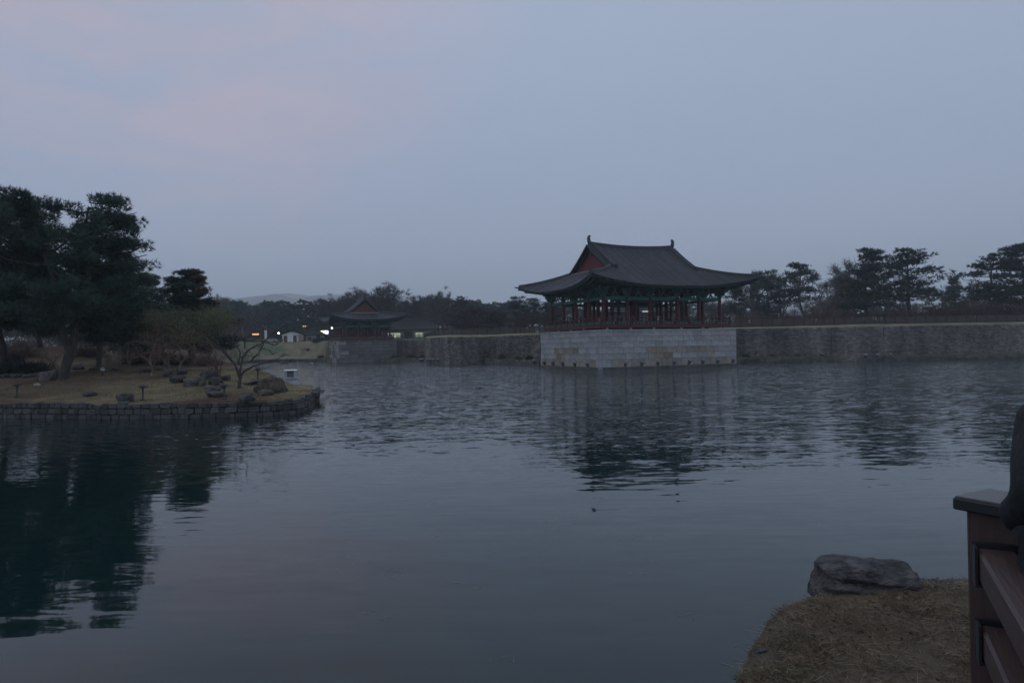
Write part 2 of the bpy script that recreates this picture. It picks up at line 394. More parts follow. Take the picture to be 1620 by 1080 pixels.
# ---- the land beyond the pond (px, depth, height of its edge)
EDGE = [(-2600,60,.7),(-900,84,.7),(-300,95,.7),(150,112,.7),(300,122,.7),(345,150,.7),(365,158,.7),(395,195,.7),(420,203,.7),(470,203,.7),(505,194,.7),(514,193,.8),
        (519,192,5.55),(640,189,5.6),(671,184,5.6),(674.5,152,5.55),(711,140,5.6),(764,148.2,5.65),(768,149.6,5.65),(800,140.6,5.65),(850,131,5.65),(900,126,5.65),(1100,121.5,5.7),(1150,120.6,5.75),
        (1316,122.4,5.9),(1351,121.4,5.95),(1396,121,5.95),(1399,122.5,5.95),(1640,125,6.0),(1900,129,6.1),(2600,140,6.1),(4200,200,6.1)]
def edge_at(px):
    for (a, ya, za), (b, yb, zb) in zip(EDGE, EDGE[1:]):
        if a <= px <= b:
            f = (px-a)/(b-a); return ya+(yb-ya)*f, za+(zb-za)*f
    return EDGE[-1][1], EDGE[-1][2]
def land_z(px, back):
    ye, ze = edge_at(px)
    if ze < 5:                                   # grassy bank that climbs from the water
        if px > 330:
            top = 6.15; L_ = 17.0
            return ze + (top-ze)*sstep(0, L_, back)*1.0 + 0.25*math.sin(px*0.05+back*0.2)*sstep(2, 8, back)*(1-sstep(12, 17, back)) + 0.002*max(0, back-L_)
        return ze + 3.5*sstep(0, 60, back) + 1.6*sstep(60, 140, back) + 0.002*max(0, back-140)
    return ze + 0.5*sstep(0.3, 4.5, back) + 0.004*max(0, min(back, 500)-4.5)
def px_of(x, Y): return 810 + 1080*x/Y         # close enough for ground heights
def lz(px, Y): return land_z(px, Y-edge_at(px)[0])
m_lawn = M('palace_lawn', (0.26,0.21,0.13), (0.17,0.145,0.09), 0.35, detail=8, c3=(0.08,0.115,0.055), s3=0.10, world=True, bump=0.4, bscale=3, rough=0.95)
cols = [-2600,-1800,-1200,-900,-600,-300,-150,0,100,200,300,320] + list(range(330, 520, 8)) + [512,514,516.5,519,525,540,560,580,600,620,640,655,671,672.5,674.5,690,711,730,750,766,783,800,825,850,875,900,950,1000,1050,1100,1150,1200,1250,1316,1335,1351,1375,1396,1397.5,1399,1450,1500,1550,1600,1640,1700,1800,1900,2200,2600,3200,4200]
cols = sorted(set(cols))
backs = [0,0.6,1.5,3,4.5,6,8,10,12,14,16,18,22,28,40,60,90,140,220,400,800,1500,2600]
rows = [[(WX(p, edge_at(p)[0], edge_at(p)[1]-3), edge_at(p)[0]-0.02, -1.0) for p in cols]]
for bk in backs:
    row = []
    for p in cols:
        Y = edge_at(p)[0]+bk; z = land_z(p, bk); row.append((max(-3900, min(3900, WX(p, Y, z))), Y, z))
    rows.append(row)
mb = MB(); mb.grid(rows)
tag(mb.build('land', m_lawn, smooth=False), 'dry winter lawn and grassy bank beyond the pond', kind='structure')

# ---- wooded hills far off
m_hill = M('hill_wood', (0.05,0.06,0.05), (0.035,0.045,0.04), 0.006, world=True)
def hill(name, Y, pts, depth, label):
    mb = MB(); rows = []
    xs = np.linspace(pts[0][0], pts[-1][0], 420)
    for k, f in enumerate((0, .25, .5, .75, 1.0, 0.4)):
        row = []
        for i, x in enumerate(xs):
            py = np.interp(x, [p[0] for p in pts], [p[1] for p in pts])
            zt = PY(x, py, Y).z
            zt += (noise.noise(Vector((x*0.025, k*0.3, Y*0.01)))*0.07 + noise.noise(Vector((x*0.3, k*3.0, Y*0.02)))*0.02)*zt
            YY = Y - depth*(1-f) if k < 5 else Y+depth*0.4
            row.append((WX(x, Y, zt)*(YY/Y), YY, 5 + (zt-5)*math.sin(f*math.pi/2)))
        rows.append(row)
    mb.grid(rows)
    return tag(mb.build(name, m_hill, smooth=True), label, kind='structure')
hill('hills', 3800, [(-400,470),(200,474),(330,473),(370,476),(420,470),(452,465),(490,470),(520,466),(560,463),(600,466),(680,470),(780,480),(1000,492),(1300,486),(1700,474),(2100,468)], 500, 'hazy blue wooded hills on the horizon')
hill('hills', 2700, [(-400,476),(300,478),(395,471),(440,466),(470,471),(540,468),(580,474),(660,482),(900,500),(1200,502),(1600,490),(2100,480)], 300, 'nearer hazy ridge in front of the blue hills')

# ---- the island in front
ISL_FRONT = [(-420,655),(-200,659),(0,660.5),(100,661),(160,662),(200,662),(300,661),(360,659.5),(420,657),(455,655),(476,652)]
isl = [PZ(px, py, 0.0) for px, py in ISL_FRONT]
tipA = [PZ(490, 647, 0.0), PZ(497.5, 640, 0.0), PZ(498.5, 633, 0.0)]
isl += tipA
isl_back = [(494, 43.4), (484, 45.2), (466, 46.8), (446, 48.6), (420, 52), (395, 55.5), (365, 60), (330, 66), (290, 76), (200, 92), (0, 96), (-300, 94), (-420, 92)]
isl += [Vector((WX(px, Y, .8), Y, 0)) for px, Y in isl_back]
def island_z(x, y):
    px = px_of(x, y)
    a = sstep(-11.0, -19.5, x) if False else 1-sstep(-21.0, -12.5, x)
    z = 0.80 + 0.12*sstep(36, 41, y) + 1.22*a*sstep(38.2, 49.5, y)
    z += 2.1*math.exp(-((x+46)/20)**2)*sstep(52, 68, y) * (1-0.6*sstep(70, 92, y))
    z += 0.06*noise.noise(Vector((x*0.3, y*0.3, 0)))
    return z
def inside(poly, x, y):
    c = False; n = len(poly); j = n-1
    for i in range(n):
        xi, yi, xj, yj = poly[i].x, poly[i].y, poly[j].x, poly[j].y
        if (yi > y) != (yj > y) and x < (xj-xi)*(y-yi)/(yj-yi)+xi: c = not c
        j = i
    return c
def litter(m):
    """rusty pine litter where the lawn runs under the pines"""
    nt = m.node_tree; N = nt.nodes.new; L = nt.links.new; b = nt.nodes['Principled BSDF']; src = b.inputs['Base Color'].links[0].from_socket
    ps = N('ShaderNodeNewGeometry').outputs['Position']; sx = N('ShaderNodeSeparateXYZ'); L(ps, sx.inputs[0]); nz = N('ShaderNodeTexNoise'); L(ps, nz.inputs[0]); nz.inputs['Scale'].default_value = 0.22; nz.inputs['Detail'].default_value = 5
    a = N('ShaderNodeMath'); a.operation = 'MULTIPLY_ADD'; L(nz.outputs[0], a.inputs[0]); a.inputs[1].default_value = -16.0; L(sx.outputs[0], a.inputs[2])
    c = N('ShaderNodeMath'); c.operation = 'MULTIPLY_ADD'; L(sx.outputs[1], c.inputs[0]); c.inputs[1].default_value = -0.45; L(a.outputs[0], c.inputs[2])
    r = N('ShaderNodeMapRange'); r.interpolation_type = 'SMOOTHSTEP'; L(c.outputs[0], r.inputs[0]); r.inputs[1].default_value = -45.0; r.inputs[2].default_value = -59.0; r.inputs[3].default_value = 0.0; r.inputs[4].default_value = 0.6
    x = N('ShaderNodeMix'); x.data_type = 'RGBA'; L(r.outputs[0], x.inputs[0]); L(src, x.inputs[6]); x.inputs[7].default_value = (0.085, 0.05, 0.034, 1); L(x.outputs[2], b.inputs['Base Color'])
m_isl = M('island_grass', (0.25,0.205,0.11), (0.165,0.135,0.075), 0.8, detail=9, c3=(0.105,0.062,0.040), s3=0.10, world=True, bump=0.6, bscale=12, rough=0.95)
litter(m_isl)
def fill_poly(name, poly, zf, step, mats, zskirt):
    bm = bmesh.new()
    ring = []
    for i, p in enumerate(poly):                 # resample the outline
        q = poly[(i+1) % len(poly)]; n = max(1, int((q-p).length/step))
        for k in range(n): ring.append(p.lerp(q, k/n))
    vs = [bm.verts.new((p.x, p.y, 0)) for p in ring]
    f = bm.faces.new(vs); bmesh.ops.triangulate(bm, faces=[f])
    xs = [p.x for p in ring]; ys = [p.y for p in ring]
    for axis, lo, hi in ((0, min(xs), max(xs)), (1, min(ys), max(ys))):
        t = lo+step
        while t < hi:
            co = (t,0,0) if axis == 0 else (0,t,0); no = (1,0,0) if axis == 0 else (0,1,0)
            bmesh.ops.bisect_plane(bm, geom=bm.verts[:]+bm.edges[:]+bm.faces[:], plane_co=co, plane_no=no); t += step
    for v in bm.verts: v.co.z = zf(v.co.x, v.co.y)
    be = [e for e in bm.edges if len(e.link_faces) == 1]
    ret = bmesh.ops.extrude_edge_only(bm, edges=be)
    for v in [g for g in ret['geom'] if isinstance(g, bmesh.types.BMVert)]: v.co.z = zskirt
    bmesh.ops.recalc_face_normals(bm, faces=bm.faces[:])
    me = bpy.data.meshes.new(name); bm.to_mesh(me); bm.free()
    for p in me.polygons: p.use_smooth = True
    me.materials.append(mats)
    return link(name, me)
isl_in = []                                       # the turf stops a little behind the face of the wall
_c = Vector((-30, 60, 0))
for p in isl: isl_in.append(p + (_c-p).normalized()*0.28)
isl_in = [Vector((p.x, p.y, 0)) for p in isl_in]
tag(fill_poly('island_lawn', isl_in, island_z, 1.6, m_isl, -0.6), 'sloping dry lawn of the island with a brown mound behind', kind='structure')
def PI_(px, py): return PH(px, py, island_z, 30, 110)

# ---- the near bank under the camera
def bank_z(x, y):
    z = 1.15 + 0.75*(1-sstep(1.2, 3.6, y)) + 0.05*noise.noise(Vector((x*0.9, y*0.9, 3))) + 0.025*noise.noise(Vector((x*2.7, y*2.7, 5)))
    # shoulders that drop towards the water
    ex = (x - bank_left(y))
    z -= 0.12*(1-sstep(0.0, 0.6, ex))**2
    z -= 0.2*sstep(6.3, 7.2, y)
    return z
BANK = [(1.0,2.2),(1.15,3.6),(1.32,4.4),(1.58,4.95),(1.88,5.5),(2.22,6.05),(2.7,6.7),(3.8,7.0),(4.5,6.75),(5.2,6.9),(7,7.4),(10,8),(16,8),(16,-8),(-16,-8),(-16,-3),(-2,-1.4),(0.3,0.2),(0.95,1.2)]
def bank_left(y):
    pts = [(-9,-9),(-1.4,-2),(0.2,0.3),(1.2,0.95)]
    pts = pts + [(b, a) for a, b in BANK[:8]]
    ys = [p[0] for p in pts]; xs = [p[1] for p in pts]
    return float(np.interp(y, ys, xs))
m_bank = M('near_bank_soil', (0.13,0.095,0.062), (0.075,0.056,0.04), 2.5, detail=9, c3=(0.10,0.08,0.05), s3=1.2, world=True, bump=1.0, bscale=18, rough=0.95)
tag(fill_poly('near_bank', [Vector((a, b, 0)) for a, b in BANK], bank_z, 0.22, m_bank, -0.6) if False else fill_poly('near_bank', [Vector((a, b, 0)) for a, b in BANK], bank_z, 0.4, m_bank, -0.8), 'rounded near bank of dry turf by the railing', kind='structure')

# ---- the air
m_haze = bpy.data.materials.new('haze'); m_haze.use_nodes = True
nt = m_haze.node_tree; nt.nodes.clear(); pv = nt.nodes.new('ShaderNodeVolumePrincipled'); pv.inputs['Color'].default_value = (0.92,0.96,1.0,1); pv.inputs['Density'].default_value = 0.00042
ou = nt.nodes.new('ShaderNodeOutputMaterial'); nt.links.new(pv.outputs[0], ou.inputs['Volume'])
mb = MB(); mb.box((0, 1900, 178.5), (8400, 5000, 363)); tag(mb.build('haze', m_haze), 'thin evening haze over the pond and the hills', kind='stuff')

# ================================================================ stone walls of the shore
def stone_wall(name, label, pts, ztop, course, slen, seed=1, batter=0.05, cap=True, zbot=-0.4, group=None, mat=None, tones=(0.65,1.25)):
    """a revetment: an earth core with rows of single stones in front of it; pts run with the water on their right-hand side"""
    rng = random.Random(seed); mat = mat or m_wall
    root = thing(name, label, 'wall', (pts[0][0], pts[0][1], 0), 0, group); o0 = Vector((pts[0][0], pts[0][1], 0))
    core = MB(); st = MB()
    for (a, b) in zip(pts, pts[1:]):
        A = Vector((a[0], a[1], 0)); B = Vector((b[0], b[1], 0)); d = (B-A); L = d.length; d.normalize(); n = Vector((d.y, -d.x, 0))
        za = ztop if not isinstance(ztop, (list, tuple)) else ztop[0]
        H = za-zbot
        p0 = A-n*0.10-o0; p1 = B-n*0.10-o0; q0 = A-n*(0.10+batter*H)-n*0.0-o0; q1 = B-n*(0.10+batter*H)-o0; bk = -n*0.42
        core.add([p0+Vector((0,0,zbot)), p1+Vector((0,0,zbot)), q1+Vector((0,0,za-0.02)), q0+Vector((0,0,za-0.02)), q0+bk+Vector((0,0,za-0.02)), q1+bk+Vector((0,0,za-0.02)), p0+bk+Vector((0,0,zbot)), p1+bk+Vector((0,0,zbot))],
                 [(0,1,2,3),(3,2,5,4)])
        rot = Matrix((d, -n, Vector((0,0,1)))).transposed()
        z = zbot; ci = 0
        while z < za-0.12:
            h = min(course*rng.uniform(0.8, 1.2), za-z)
            if za-z-h < 0.12: h = za-z
            x = 0.0
            while x < L-0.02:
                w = min(slen*rng.uniform(0.55, 1.5), L-x)
                if L-x-w < slen*0.35: w = L-x
                off = batter*(z+h/2-zbot)
                top = (z+h >= za-0.02) and cap
                pr = rng.uniform(-0.02, 0.035) + (0.07 if top else 0)
                c = A + d*(x+w/2) - n*(off+0.16-pr) + Vector((0,0,z+h/2)) - o0
                st.box(c, (w-rng.uniform(0.015,0.05), 0.34, h-rng.uniform(0.015,0.045)), rot, 0, rng.uniform(*tones)*(1.12 if top else 1))
                x += w
            z += h; ci += 1
    core.build('earth_core', m_core, root)
    s = st.build('wall_stones', mat, root); s['kind'] = 'stuff'
    return root
def XY(px, Y): return (WX(px, Y, 2.5), Y)
stone_wall('stone_wall', 'weathered retaining wall between the small pavilion and the jutting bastion', [XY(600,188), XY(640,187.5), XY(674,183)], 5.6, 0.42, 0.8, 3)
stone_wall('stone_wall', 'jutting stone bastion midway between the two pavilions', [XY(671.5,184), XY(674,149), XY(711,137), XY(767,144)], 5.6, 0.28, 0.55, 4, tones=(0.6,1.5))
stone_wall('stone_wall', 'dark stained wall set back between bastion and large pavilion', [XY(766,147), XY(800,138), XY(856,128.5), XY(900,124.5)], 5.65, 0.28, 0.55, 5, tones=(0.35,1.2))
stone_wall('stone_wall', 'long weathered retaining wall running right from the large pavilion', [XY(1120,120), XY(1316,120.6), XY(1351,119.8), XY(1396,119.6), XY(1400,120.4), XY(1640,123.0), XY(1900,127.2)], 5.92, 0.27, 0.52, 6, tones=(0.6,1.3))

# low grassy ledges at the foot of the walls
m_ledge = M('ledge_grass', (0.05,0.075,0.03), (0.085,0.08,0.045), 0.5, detail=6, world=True, bump=0.5, bscale=5, rough=0.95)
def ledge(pts_front, pts_back, z, label, seed):
    rng = random.Random(seed); mb = MB(); n = 40
    def along(pts, f):
        f *= len(pts)-1; i = min(int(f), len(pts)-2); t = f-i
        return Vector((pts[i][0]*(1-t)+pts[i+1][0]*t, pts[i][1]*(1-t)+pts[i+1][1]*t, 0))
    rows = [[], [], [], []]
    for k in range(n+1):
        a = along(pts_front, k/n); b = along(pts_back, k/n); w = rng.uniform(-.15, .15)
        rows[0].append(a+Vector((0, w, -0.5))); rows[1].append(a+Vector((0, w+0.15, z+rng.uniform(-.12,.08)))); m_ = a.lerp(b, .45)
        rows[2].append(m_+Vector((0,0,z+rng.uniform(0,.25)))); rows[3].append(b+Vector((0,0,z+rng.uniform(.2,.4))))
    mb.grid(rows); o = mb.build('grass_ledge', m_ledge); tag(o, label, kind='structure')
    st = [tuple(along(pts_front, k/n)[:2]) for k in range(n+1)]
    return o
ledge([XY(592,181), XY(640,180.5), XY(673,177)], [XY(592,188.3), XY(640,188), XY(674,183.5)], .75, 'low grassy ledge below the wall by the bastion', 1)
ledge([XY(767,141), XY(800,134.5), XY(853,125)], [XY(767,147.5), XY(800,138.6), XY(860,128.5)], .95, 'low grassy ledge below the dark stained wall', 2)
ledge([XY(1150,116.2), XY(1240,117.6), XY(1318,120.3)], [XY(1150,120.6), XY(1240,120.9), XY(1320,121)], .7, 'grassy ledge right of the large pavilion', 3)
ledge([XY(1396,118.6), XY(1500,119.2), XY(1700,121)], [XY(1396,121.6), XY(1500,122.2), XY(1700,124.6)], .6, 'long grassy ledge under the right wall', 4)
stone_wall('stone_edging', 'low stone edging along the foot of the bank left of the small pavilion', [XY(345,149.6), XY(365,157.6), XY(395,194.6), XY(420,202.6), XY(470,202.6), XY(505,193.6), XY(516,192.4)], .85, .3, .7, 8, tones=(.4,.8))
stone_wall('stone_edging', 'rough low stone edging of the ledge beside the large pavilion', [XY(767,140.8), XY(800,134.3), XY(853,124.8)], .9, .3, .5, 9, tones=(.5,1.1))
stone_wall('stone_edging', 'rough low stone edging of the ledge left of the bastion', [XY(592,180.8), XY(640,180.3), XY(673,176.8)], .7, .3, .5, 10, tones=(.5,1.0))
stone_wall('stone_edging', 'dark rough edging stones of the ledge beside the large platform on its right', [XY(1150,116), XY(1240,117.4), XY(1318,120.1)], .65, .3, .5, 11, tones=(.4,.9))
stone_wall('stone_edging', 'dark rough edging stones of the ledge at the far right', [XY(1396,118.4), XY(1500,119), XY(1700,120.8)], .55, .28, .5, 12, tones=(.4,.9))

# ---- the island's drystone wall, every stone its own
def stone_variants(name, n, mat, seed, b=0.12, jit=0.045):
    rng = random.Random(seed); out = []
    for k in range(n):
        mb = MB(); mb.cbox((0,0,0), (1,1,1), b, jit=jit, rng=rng); out.append(mb.mesh(name, mat))
    return out
ISTONES = stone_variants('stone', 8, m_istone, 21)
def island_wall():
    rng = random.Random(5)
    root = thing('drystone_wall', 'low dark drystone wall edging the island in three courses', 'wall')
    path = [Vector((p.x, p.y, 0)) for p in isl[:17]]
    seg = [(path[i], path[i+1]) for i in range(len(path)-1)]; cum = [0]
    for a, b in seg: cum.append(cum[-1]+(b-a).length)
    def at(s):
        for i, (a, b) in enumerate(seg):
            if s <= cum[i+1] or i == len(seg)-1:
                t = (s-cum[i])/max(1e-6, cum[i+1]-cum[i]); d = (b-a).normalized(); return a.lerp(b, t), d
    start = 0.0
    while at(start)[0].x < WX(-130, 38, 0): start += 0.5
    core = MB(); cp = []
    s = 0.0
    while s < cum[-1]:
        p, d = at(s); cp.append((p, Vector((-d.y, d.x, 0)))); s += 0.5
    core.grid([[p+n*0.16+Vector((0,0,-0.5)) for p, n in cp], [p+n*0.22+Vector((0,0,.70)) for p, n in cp], [p+n*0.7+Vector((0,0,.72)) for p, n in cp]])
    core.build('earth_core', m_core, root)
    z = -0.10
    for ci, h in enumerate((0.30, 0.31, 0.29)):
        s = start + rng.uniform(0, .3)
        while s < cum[-1]:
            w = rng.choice((.28,.34,.42,.5,.58,.66))*rng.uniform(.9, 1.1); p, d = at(min(s+w/2, cum[-1])); n = Vector((-d.y, d.x, 0))
            hh = h*rng.uniform(.9, 1.06) if ci < 2 else h*rng.uniform(.75, 1.3)
            o = link('stone', ISTONES[rng.randrange(8)], root)
            o.location = p + n*(0.10+0.05*ci+rng.uniform(-.03,.03)) + Vector((0,0,z+hh/2))
            o.rotation_euler = (rng.uniform(-.05,.05), rng.uniform(-.04,.04), math.atan2(d.y, d.x)+rng.uniform(-.06,.06)+(math.pi if rng.random()<.5 else 0))
            o.scale = (w-0.025, 0.36, hh-0.02)
            s += w
        z += h
    return root
island_wall()
# ================================================================ pavilions
TH = R(22.5); D1 = Vector((math.cos(TH), math.sin(TH), 0)); D2 = Vector((-math.sin(TH), math.cos(TH), 0))
BIG_C = Vector((12.37, 96.8, 0)) + D1*12.175 + D2*10.15          # centre of the large platform
SML_COL = Vector((WX(543.5, 181, 3), 181, 0))                    # near left column of the small one
SML_C = SML_COL + D1*6.2 + D2*8.2

def w_of(root_c, rz, u, v):
    return Vector((root_c.x + u*math.cos(rz) - v*math.sin(rz), root_c.y + u*math.sin(rz) + v*math.cos(rz)))

def pavilion(name, label, C, rz, P):
    rng = random.Random(P['seed'])
    root = thing(name, label, 'pavilion', (C.x, C.y, 0), rz)
    CU, CV = P['cu'], P['cv']; zf, zc0 = P['zf'], P['zct']; ZM = P['zeave']
    Lr, gv, zr, zrs, zg, eu, ev, zk, dip, ins = (P[k] for k in ('Lr','gv','zr','zrs','zg','eu','ev','zk','dip','ins'))
    U, V_ = CU[-1], CV[-1]
    # --- the surfaces of the hip-and-gable roof
    hu = lambda t: Lr + (eu-Lr)*t
    hv = lambda t: gv + (ev-gv)*t
    hz = lambda t: zg + (zk-zg)*t - 0.25*4*t*(1-t)
    def f_low(t, w, s):  k = 1-abs(w)**2.6; return Vector((w*hu(t), s*(hv(t)-ins*t*k), hz(t)-dip*t**1.15*k))
    def f_up(q, w, s):   return Vector((w*Lr, s*gv*q, (zr+zrs*w*w)*(1-q)+zg*q-0.16*4*q*(1-q)))
    def f_side(t, w, s): k = 1-abs(w)**2.6; return Vector((s*(hu(t)-ins*t*k), w*hv(t), hz(t)-dip*t**1.15*k))
    lin = lambda n: [i/n for i in range(n+1)]
    wsp = [2*x-1 for x in lin(36)]
    roof = MB()
    for s in (-1, 1):
        roof.grid([[f_up(q, w, s) for w in wsp] for q in lin(8)], 0, flip=(s > 0))
        roof.grid([[f_low(t, w, s) for w in wsp] for t in lin(8)], 0, flip=(s > 0))
        roof.grid([[f_side(t, w, s) for w in wsp] for t in lin(8)], 0, flip=(s < 0))
        dz = Vector((0, 0, -0.2))
        roof.grid([[f_low(1, w, s) for w in wsp], [f_low(1, w, s)+dz for w in wsp]], 0)
        roof.grid([[f_side(1, w, s) for w in wsp], [f_side(1, w, s)+dz for w in wsp]], 0)
    ro = roof.build('roof', m_tile, root)
    # rows of round cover tiles
    ribs = MB(); step = P.get('rib', 0.42)
    def rib(pts):
        tt = rng.uniform(1.0, 1.9); n = len(pts); r = 0.10
        rows = []
        d0 = (pts[-1]-pts[0]); d0.z = 0; d0.normalize(); sd = Vector((-d0.y, d0.x, 0))
        for p in pts: rows.append([p-sd*r, p-sd*r*0.7+Vector((0,0,r*0.85)), p+Vector((0,0,r*1.15)), p+sd*r*0.7+Vector((0,0,r*0.85)), p+sd*r])
        ribs.grid(rows, 0, tt)
        e = pts[-1]; ribs.add([e+sd*(0.11*math.cos(a))+Vector((0,0,0.02+0.11*math.sin(a)))+d0*0.02 for a in [k*math.pi/3 for k in range(6)]], [tuple(range(6))], 0, tt*1.25)
    u = -eu+0.25
    while u < eu-0.1:
        for s in (-1, 1):
            pts = []
            if abs(u) < Lr-0.55:
                pts += [f_up(q, u/Lr, s) for q in lin(5)[:-1]]; t0 = 0
            else: t0 = max(0, (abs(u)-Lr)/(eu-Lr)) if abs(u) > Lr else 0
            if t0 < 0.985: pts += [f_low(t0+(1-t0)*k, max(-1, min(1, u/hu(t0+(1-t0)*k))), s) for k in lin(6)]
            if len(pts) > 2: rib(pts)
        u += step
    v = -ev+0.25
    while v < ev-0.1:
        for s in (-1, 1):
            t0 = (abs(v)-gv)/(ev-gv) if abs(v) > gv else 0
            if t0 < 0.985: rib([f_side(t0+(1-t0)*k, max(-1, min(1, v/hv(t0+(1-t0)*k))), s) for k in lin(6)])
        v += step
    rb = ribs.build('tile_rows', m_tile, ro); rb['kind'] = 'stuff'
    # ridges
    def ridge(nm, pts, w, h, mort=True):
        mb = MB(); mb.ribbon(pts, w, h)
        o = mb.build(nm, m_ridge, ro)
        return o
    rg = [Vector((w*(Lr+0.05), 0, zr+zrs*w*w-0.12)) for w in wsp]
    ridge('main_ridge', rg, 0.46, 0.62)
    for su in (-1, 1):
        for sv in (-1, 1):
            ridge('gable_ridge', [f_up(q, su*(Lr-0.75)/Lr, sv)+Vector((0,0,-0.05)) for q in [0.03]+lin(6)[1:]] + [f_low(0.07, su*(Lr-0.75)/hu(0.07), sv)], 0.36, 0.50)
            mb = MB(); e = f_low(0.085, su*(Lr-0.75)/hu(0.085), sv); mb.cbox(e+Vector((0,0,0.32)), (0.42,0.42,0.72), 0.08); mb.build('ridge_end_tile', m_ridge, ro)
            hp = [f_low(t, su*1.0, sv)+Vector((0,0,-0.06)) for t in [0.0]+lin(10)[1:-1]+[0.985]]
            ridge('hip_ridge', hp, 0.40, 0.52)
            e = f_low(1, su, sv); d = Vector((su, sv, 0)).normalized(); mb = MB()
            mb.tube([e-d*0.3+Vector((0,0,-0.02)), e+d*0.35+Vector((0,0,0.05)), e+d*0.75+Vector((0,0,0.16))], [0.16,0.13,0.05], 6); mb.build('corner_tip_tile', m_ridge, ro)
        # gable: boards, verge tiles, barge boards, foot ridge
        gx = su*(Lr-0.35)
        mb = MB(); npl = int(2*gv/0.34)
        for k in range(npl):
            a = -gv+0.4+(2*gv-0.8)*k/npl; b = -gv+0.4+(2*gv-0.8)*(k+1)/npl; mid = (a+b)/2
            zt = lambda y: (zr+zrs)*(1-abs(y)/gv)+zg*abs(y)/gv - 0.62*abs(1)
            za, zb = max(zg-0.3, zt(a)), max(zg-0.3, zt(b)); off = 0.03*(k % 2)
            mb.add([(gx+su*off, a+.015, zg-0.5), (gx+su*off, b-.015, zg-0.5), (gx+su*off, b-.015, zb), (gx+su*off, a+.015, za)], [(0,1,2,3) if su > 0 else (3,2,1,0)], 0, rng.uniform(.85, 1.1))
        mb.build('gable_boards', m_redd, ro)
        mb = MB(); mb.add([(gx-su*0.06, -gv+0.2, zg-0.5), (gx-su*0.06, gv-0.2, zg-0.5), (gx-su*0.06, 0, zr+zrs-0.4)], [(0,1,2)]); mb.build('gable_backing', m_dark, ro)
        mb = MB(); pz = zr+zrs-1.55
        mb.lathe([(0.001,-.0),(0.42,-.0),(0.42,.08),(0.001,.08)], 10); X = [Vector((gx+su*(0.04+v_[2]), v_[0], pz+v_[1])) for v_ in mb.V]; mb.V = [tuple(x) for x in X]; mb.build('gable_ornament', m_black, ro)
        for sv in (-1, 1):
            top = Vector((su*(Lr-0.05), 0, zr+zrs-0.75)); bot = Vector((su*(Lr-0.05), sv*(gv-0.1), zg-0.28)); md = (top+bot)/2+Vector((0,0,-0.12))
            mb = MB(); mb.bar(top, md, 0.1, 0.5); mb.bar(md, bot, 0.1, 0.5); mb.build('barge_board', m_redd, ro)
            mb = MB(); q_ = lin(14); out = []
            ed = lambda q, o: f_up(q, su*(Lr-0.62)/Lr, sv)*1.0 + Vector((su*o, 0, 0.14-0.16*o))
            mb.grid([[ed(q, o) for q in q_] for o in (0.0, 0.45, 1.05)], 0, 1.0, flip=(su*sv > 0))
            mb.grid([[ed(q, 1.05) for q in q_], [ed(q, 1.05)+Vector((0,0,-.2)) for q in q_]], 0)
            for q in np.linspace(0.02, 0.98, int(gv/0.30)): mb.tube([ed(q, 0.05)+Vector((0,0,.03)), ed(q, 0.55)+Vector((0,0,.03)), ed(q, 1.09)+Vector((0,0,.03))], 0.085, 5, 0, 1.25)
            mb.build('verge_tiles', m_ridge, ro)
        ft = [Vector((su*(hu(0.0)+0.02), y, zg-0.08-0.05*(1-(y/gv)**2))) for y in np.linspace(-gv*0.93, gv*0.93, 12)]
        mb = MB(); mb.ribbon(ft, 0.34, 0.26); mb.build('gable_foot_ridge', m_mortar, ro)
        fin = MB(); a = Vector((su*(Lr-0.02), 0, zr+zrs+0.35))
        fin.tube([a+Vector((-su*0.1,0,-0.2)), a+Vector((0,0,0.28)), a+Vector((su*0.03,0,0.7)), a+Vector((-su*0.1,0,0.98)), a+Vector((-su*0.34,0,1.02))], [0.30,0.29,0.26,0.20,0.07], 8)
        fin.build('ridge_finial', m_ridge, ro)
    # --- eaves: soffit, two tiers of rafters
    zin = ZM['soffit_in']
    def col_pt(along, s, axis):                       # point on the outer column line, by position along the eave (-1..1)
        if axis == 0: return Vector((max(-U, min(U, along)), s*V_, zin))
        return Vector((s*U, max(-V_, min(V_, along)), zin))
    sof = MB()
    for s in (-1, 1):
        sof.grid([[col_pt(w*eu, s, 0)+Vector((0,-s*0.6,0.25)) for w in wsp], [col_pt(w*eu, s, 0).lerp(f_low(1, w, s)+Vector((0,0,-.24)), .62)+Vector((0,0,0.06)) for w in wsp], [f_low(1, w, s)+Vector((0,0,-.17)) for w in wsp]], 0)
        sof.grid([[col_pt(w*ev, s, 1)+Vector((-s*0.6,0,0.25)) for w in wsp], [col_pt(w*ev, s, 1).lerp(f_side(1, w, s)+Vector((0,0,-.24)), .62)+Vector((0,0,0.06)) for w in wsp], [f_side(1, w, s)+Vector((0,0,-.17)) for w in wsp]], 0)
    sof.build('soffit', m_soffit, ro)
    raf = MB(); fly = MB()
    def rafters(half, fn, axis, s):
        n = int(2*half/0.40)
        for i in range(n+1):
            x = -half+0.3+(2*half-0.6)*i/n; w = x/half
            e = fn(1, w, s)+Vector((0,0,-0.27)); i0 = col_pt(x, s, axis)+Vector((0,0,-0.10))
            m1 = i0.lerp(e, 0.70)+Vector((0,0,-0.16))
            raf.tube([i0, m1], 0.085, 6, 0, 1.0, capm=1)
            f0 = i0.lerp(e, 0.5)+Vector((0,0,0.0)); f1 = i0.lerp(e, 0.955)+Vector((0,0,-0.04))
            fly.bar(f0, f1, 0.12, 0.13, 0)
            dd = (f1-f0).normalized(); fly.bar(f1, f1+dd*0.02, 0.125, 0.135, 1)
    for s in (-1, 1):
        rafters(eu, f_low, 0, s); rafters(ev, f_side, 1, s)
    r1 = raf.build('round_rafters', [m_greend, m_teal], ro); r1['kind'] = 'stuff'
